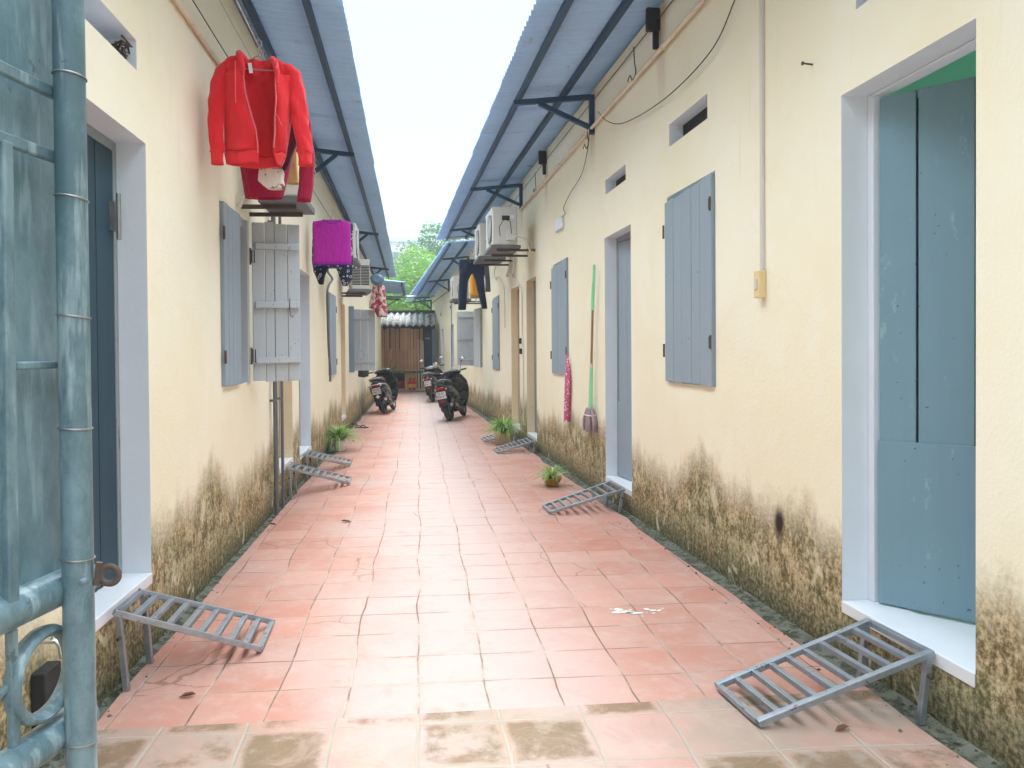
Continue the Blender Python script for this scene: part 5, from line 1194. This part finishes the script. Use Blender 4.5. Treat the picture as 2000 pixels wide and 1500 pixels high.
# bird nest wire in the left vent
s_, z_ = LW.at(258, 118); m = MB(); rnd = random.Random(3); c = LW.P(3.70, -.05, 2.83)
for _ in range(16):
    p = c+V((rnd.uniform(-.03, .04), rnd.uniform(-.06, .05), rnd.uniform(-.03, .04))); m.tube([p, p+V((rnd.uniform(-.04, .04), rnd.uniform(-.05, .05), rnd.uniform(-.03, .03))), p+V((rnd.uniform(-.04, .04), rnd.uniform(-.05, .05), rnd.uniform(-.03, .04)))], .006, 5)
single('wire_scrap', m, M['rust'], 'bundle of rusty wire stuffed in the left wall vent', 'wire')
# black bag by the far left shutter
c = LW.P(17.2, .10, .95); m = MB(); m.loft([[c+V((math.cos(a)*r_, math.sin(a)*r_*.6, z_)) for a in (2*math.pi*k/16 for k in range(16))] for r_, z_ in ((.03, .42), (.05, .36), (.11, .22), (.14, .05), (.12, -.03), (.02, -.05))], True, True, True); m.tube([c+V((0, 0, .42)), c+V((-.06, 0, .6))], .008, 6)
single('bag', m, M['matt'], 'black bag hanging on the far left wall by the scooter', 'bag', smooth=60)

# ------------------------------------------------------------------ beyond the alley
def leaf_cloud(mb, lobes, n, size, rnd, stretch=1.0):
    tot = sum(r**2 for _, r in lobes)
    for c, r in lobes:
        for _ in range(int(n*r*r/tot)):
            d = V((rnd.gauss(0, 1), rnd.gauss(0, 1), rnd.gauss(0, 1))).normalized(); rr = r*(.45+.6*rnd.random()**.6)*(1+.35*noise.noise(d*2.3+V(c)))
            p = V(c)+V((d.x*rr, d.y*rr, d.z*rr*.85)); s = size*rnd.uniform(.5, 1.3)
            a = V((rnd.gauss(0, 1), rnd.gauss(0, 1), rnd.gauss(0, .5))).normalized(); b = a.cross(V((rnd.gauss(0, 1), rnd.gauss(0, 1), rnd.gauss(0, 1)))).normalized()
            mb.add([p-a*s*stretch, p+b*s*.35, p+a*s*stretch, p-b*s*.35], [(0, 1, 2, 3)])
def tree(name, base, h, lobes, n, size, mat, label, seed):
    rnd = random.Random(seed); root = thing(name, label, 'tree', base, 'trees beyond the shed'); B = V(base)
    m = MB(); top = B+V((0, 0, h)); m.tube([B, B.lerp(top, .35)+V((.1, 0, 0)), B.lerp(top, .7)+V((-.05, .1, 0)), top], [.22, .17, .12, .05], 10)
    L_ = [(B+V(c), r) for c, r in lobes]
    for c, r in L_: m.tube([B.lerp(top, .45), B.lerp(top, .6).lerp(c, .5), c], [.08, .05, .02], 6)
    obj('trunk', m, M['bark'], root, smooth=60)
    m = MB(); leaf_cloud(m, L_, n, size, rnd); obj('crown', m, mat, root, recalc=False)
tree('leafy_tree', (.3, 37, 0), 5.0, [((-.9, 0, 4.4), 1.3), ((.4, -.4, 4.9), 1.3), ((.9, .3, 3.6), 1.3), ((-1.4, .3, 3.2), 1.2), ((0, .5, 5.9), 1.0), ((-.1, -.6, 3.2), 1.2), ((2.0, .5, 4.6), 1.2), ((-2.3, .6, 4.6), 1.1)], 9000, .11, M['tree'], 'bright green leafy tree just behind the plank shed', 1)
tree('leafy_tree', (1.6, 52, 0), 8.5, [((-.6, 0, 7.6), 2.0), ((1.4, .3, 7.4), 1.8), ((-1.9, .5, 6.2), 1.7), ((.4, -.5, 9.2), 1.4), ((2.2, .2, 9.0), 1.3), ((.2, .3, 5.6), 2.0), ((3.0, .3, 6.4), 1.6)], 9000, .15, M['tree2'], 'tall blue-green tree, highest against the sky at the right', 2)
tree('leafy_tree', (-2.2, 60, 0), 8, [((-1.0, 0, 7.0), 2.2), ((1.2, .3, 6.8), 2.0), ((-.2, .5, 8.2), 1.5), ((-2.8, .5, 6.2), 2.0), ((2.0, .3, 5.2), 2.0)], 7000, .16, M['tree2'], 'hazy far tree at the left end of the sky gap', 3)
tree('leafy_tree', (3.2, 40, 0), 5.5, [((-.8, 0, 4.6), 1.4), ((.8, .3, 5.2), 1.5), ((-1.4, .4, 5.8), 1.1), ((0, .3, 3.4), 1.6)], 6000, .12, M['tree'], 'green tree rising behind the far right house', 4)
tree('leafy_tree', (-3.0, 42, 0), 5.5, [((.6, 0, 5.0), 1.4), ((-.8, .3, 5.4), 1.4), ((1.2, .4, 3.8), 1.3)], 5000, .12, M['tree'], 'green tree behind the small left awning', 5)
# banana plant
root = thing('banana_plant', 'banana plant with a broad yellow-green leaf above the shed roof', 'plant', (-.55, 31.5, 0)); m = MB(); m.tube([(-.55, 31.5, 0), (-.55, 31.5, 2.4)], [.12, .08], 10); obj('stem', m, M['bark'], root, smooth=60)
m = MB(); rnd = random.Random(4)
for a, L_, e in ((2.7, 1.5, 1.2), (.3, 1.3, 1.25), (1.4, 1.2, 1.4), (-1.0, 1.3, 1.1), (-2.2, 1.4, 1.3)):
    d = V((math.cos(a), math.sin(a)*.6, 0)); sd = V((-d.y, d.x, 0)).normalized(); p = V((-.55, 31.5, 2.3)); rows_ = []
    for i in range(14):
        t = i/13; w_ = .26*math.sin(math.pi*min(1, t*.92+.06))**.6; rows_.append([p-sd*w_+V((0, 0, -.05)), p, p+sd*w_+V((0, 0, -.05))]); p = p+(d*math.cos(e)+V((0, 0, math.sin(e))))*L_/13; e -= .12
    m.loft(rows_, closed=False)
obj('leaf', m, M['banana'], root, smooth=60)
# far apartment block
root = thing('apartment_block', 'pale hazy apartment block far behind the trees', 'building', (-4.4, 178, 0)); m = MB(); m.box((-4.4, 178, 13.5), (12, 8, 27)); obj('wall', m, M['far'], root)
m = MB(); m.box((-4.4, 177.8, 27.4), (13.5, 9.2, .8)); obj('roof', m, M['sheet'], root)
for i in range(4):
    for j in range(4): m = MB(); m.box((-8.8+i*2.9, 173.97, 13.0+j*3.6), (1.4, .06, 1.8)); obj('window', m, M['glass'], root)

# ------------------------------------------------------------------ air
hz = MB(); hz.box((0, 100, 19.5), (160, 230, 43)); hm = bpy.data.materials.new('haze'); hm.use_nodes = True; ht = hm.node_tree
ht.nodes.remove(ht.nodes['Principled BSDF']); pv = ht.nodes.new('ShaderNodeVolumePrincipled'); pv.inputs['Color'].default_value = (.80, .93, .97, 1); pv.inputs['Density'].default_value = .0024
ht.links.new(pv.outputs[0], ht.nodes['Material Output'].inputs['Volume']); obj('haze', hz, hm, kind='stuff')
# ------------------------------------------------------------------ light
w = bpy.data.worlds.new('World'); sc.world = w; w.use_nodes = True; nt = w.node_tree; bg = nt.nodes['Background']
sky = nt.nodes.new('ShaderNodeTexSky'); sky.sky_type = 'NISHITA'; sky.sun_disc = False
SE, SR = math.radians(60), math.radians(4)
sky.sun_elevation = SE; sky.sun_rotation = SR; sky.air_density = 1.0; sky.dust_density = 3.0; sky.ozone_density = 1.0
# overcast veil: a cloud layer brighter towards the zenith, over the blue sky
tc = nt.nodes.new('ShaderNodeTexCoord'); sp = nt.nodes.new('ShaderNodeSeparateXYZ'); nt.links.new(tc.outputs['Generated'], sp.inputs[0])
mr = nt.nodes.new('ShaderNodeMapRange'); mr.inputs[1].default_value = .42; mr.inputs[2].default_value = 1.0; mr.inputs[3].default_value = 0; mr.inputs[4].default_value = 1; nt.links.new(sp.outputs[2], mr.inputs[0])
cm = nt.nodes.new('ShaderNodeMix'); cm.data_type = 'RGBA'; cm.inputs[6].default_value = (1.72, 2.03, 2.12, 1); cm.inputs[7].default_value = (23, 25, 27.5, 1); nt.links.new(mr.outputs[0], cm.inputs[0])
mx = nt.nodes.new('ShaderNodeMix'); mx.data_type = 'RGBA'; mx.inputs[0].default_value = .93; nt.links.new(sky.outputs[0], mx.inputs[6]); nt.links.new(cm.outputs[2], mx.inputs[7]); nt.links.new(mx.outputs[2], bg.inputs[0])
bg.inputs[1].default_value = .10
sd = bpy.data.lights.new('sun', 'SUN'); sd.energy = .8; sd.angle = math.radians(13); sd.color = (1, .96, .90)
so_ = bpy.data.objects.new('sun', sd); COL.objects.link(so_)
dirv = V((math.sin(SR)*math.cos(SE), math.cos(SR)*math.cos(SE), math.sin(SE))); so_.rotation_euler = dirv.to_track_quat('Z', 'Y').to_euler(); so_.location = (0, 10, 30)
sc.view_settings.view_transform = 'Standard'; sc.view_settings.look = 'None'; sc.view_settings.gamma = 1; sc.view_settings.exposure = 2.08
sc.cycles.max_bounces = 8; sc.cycles.diffuse_bounces = 5
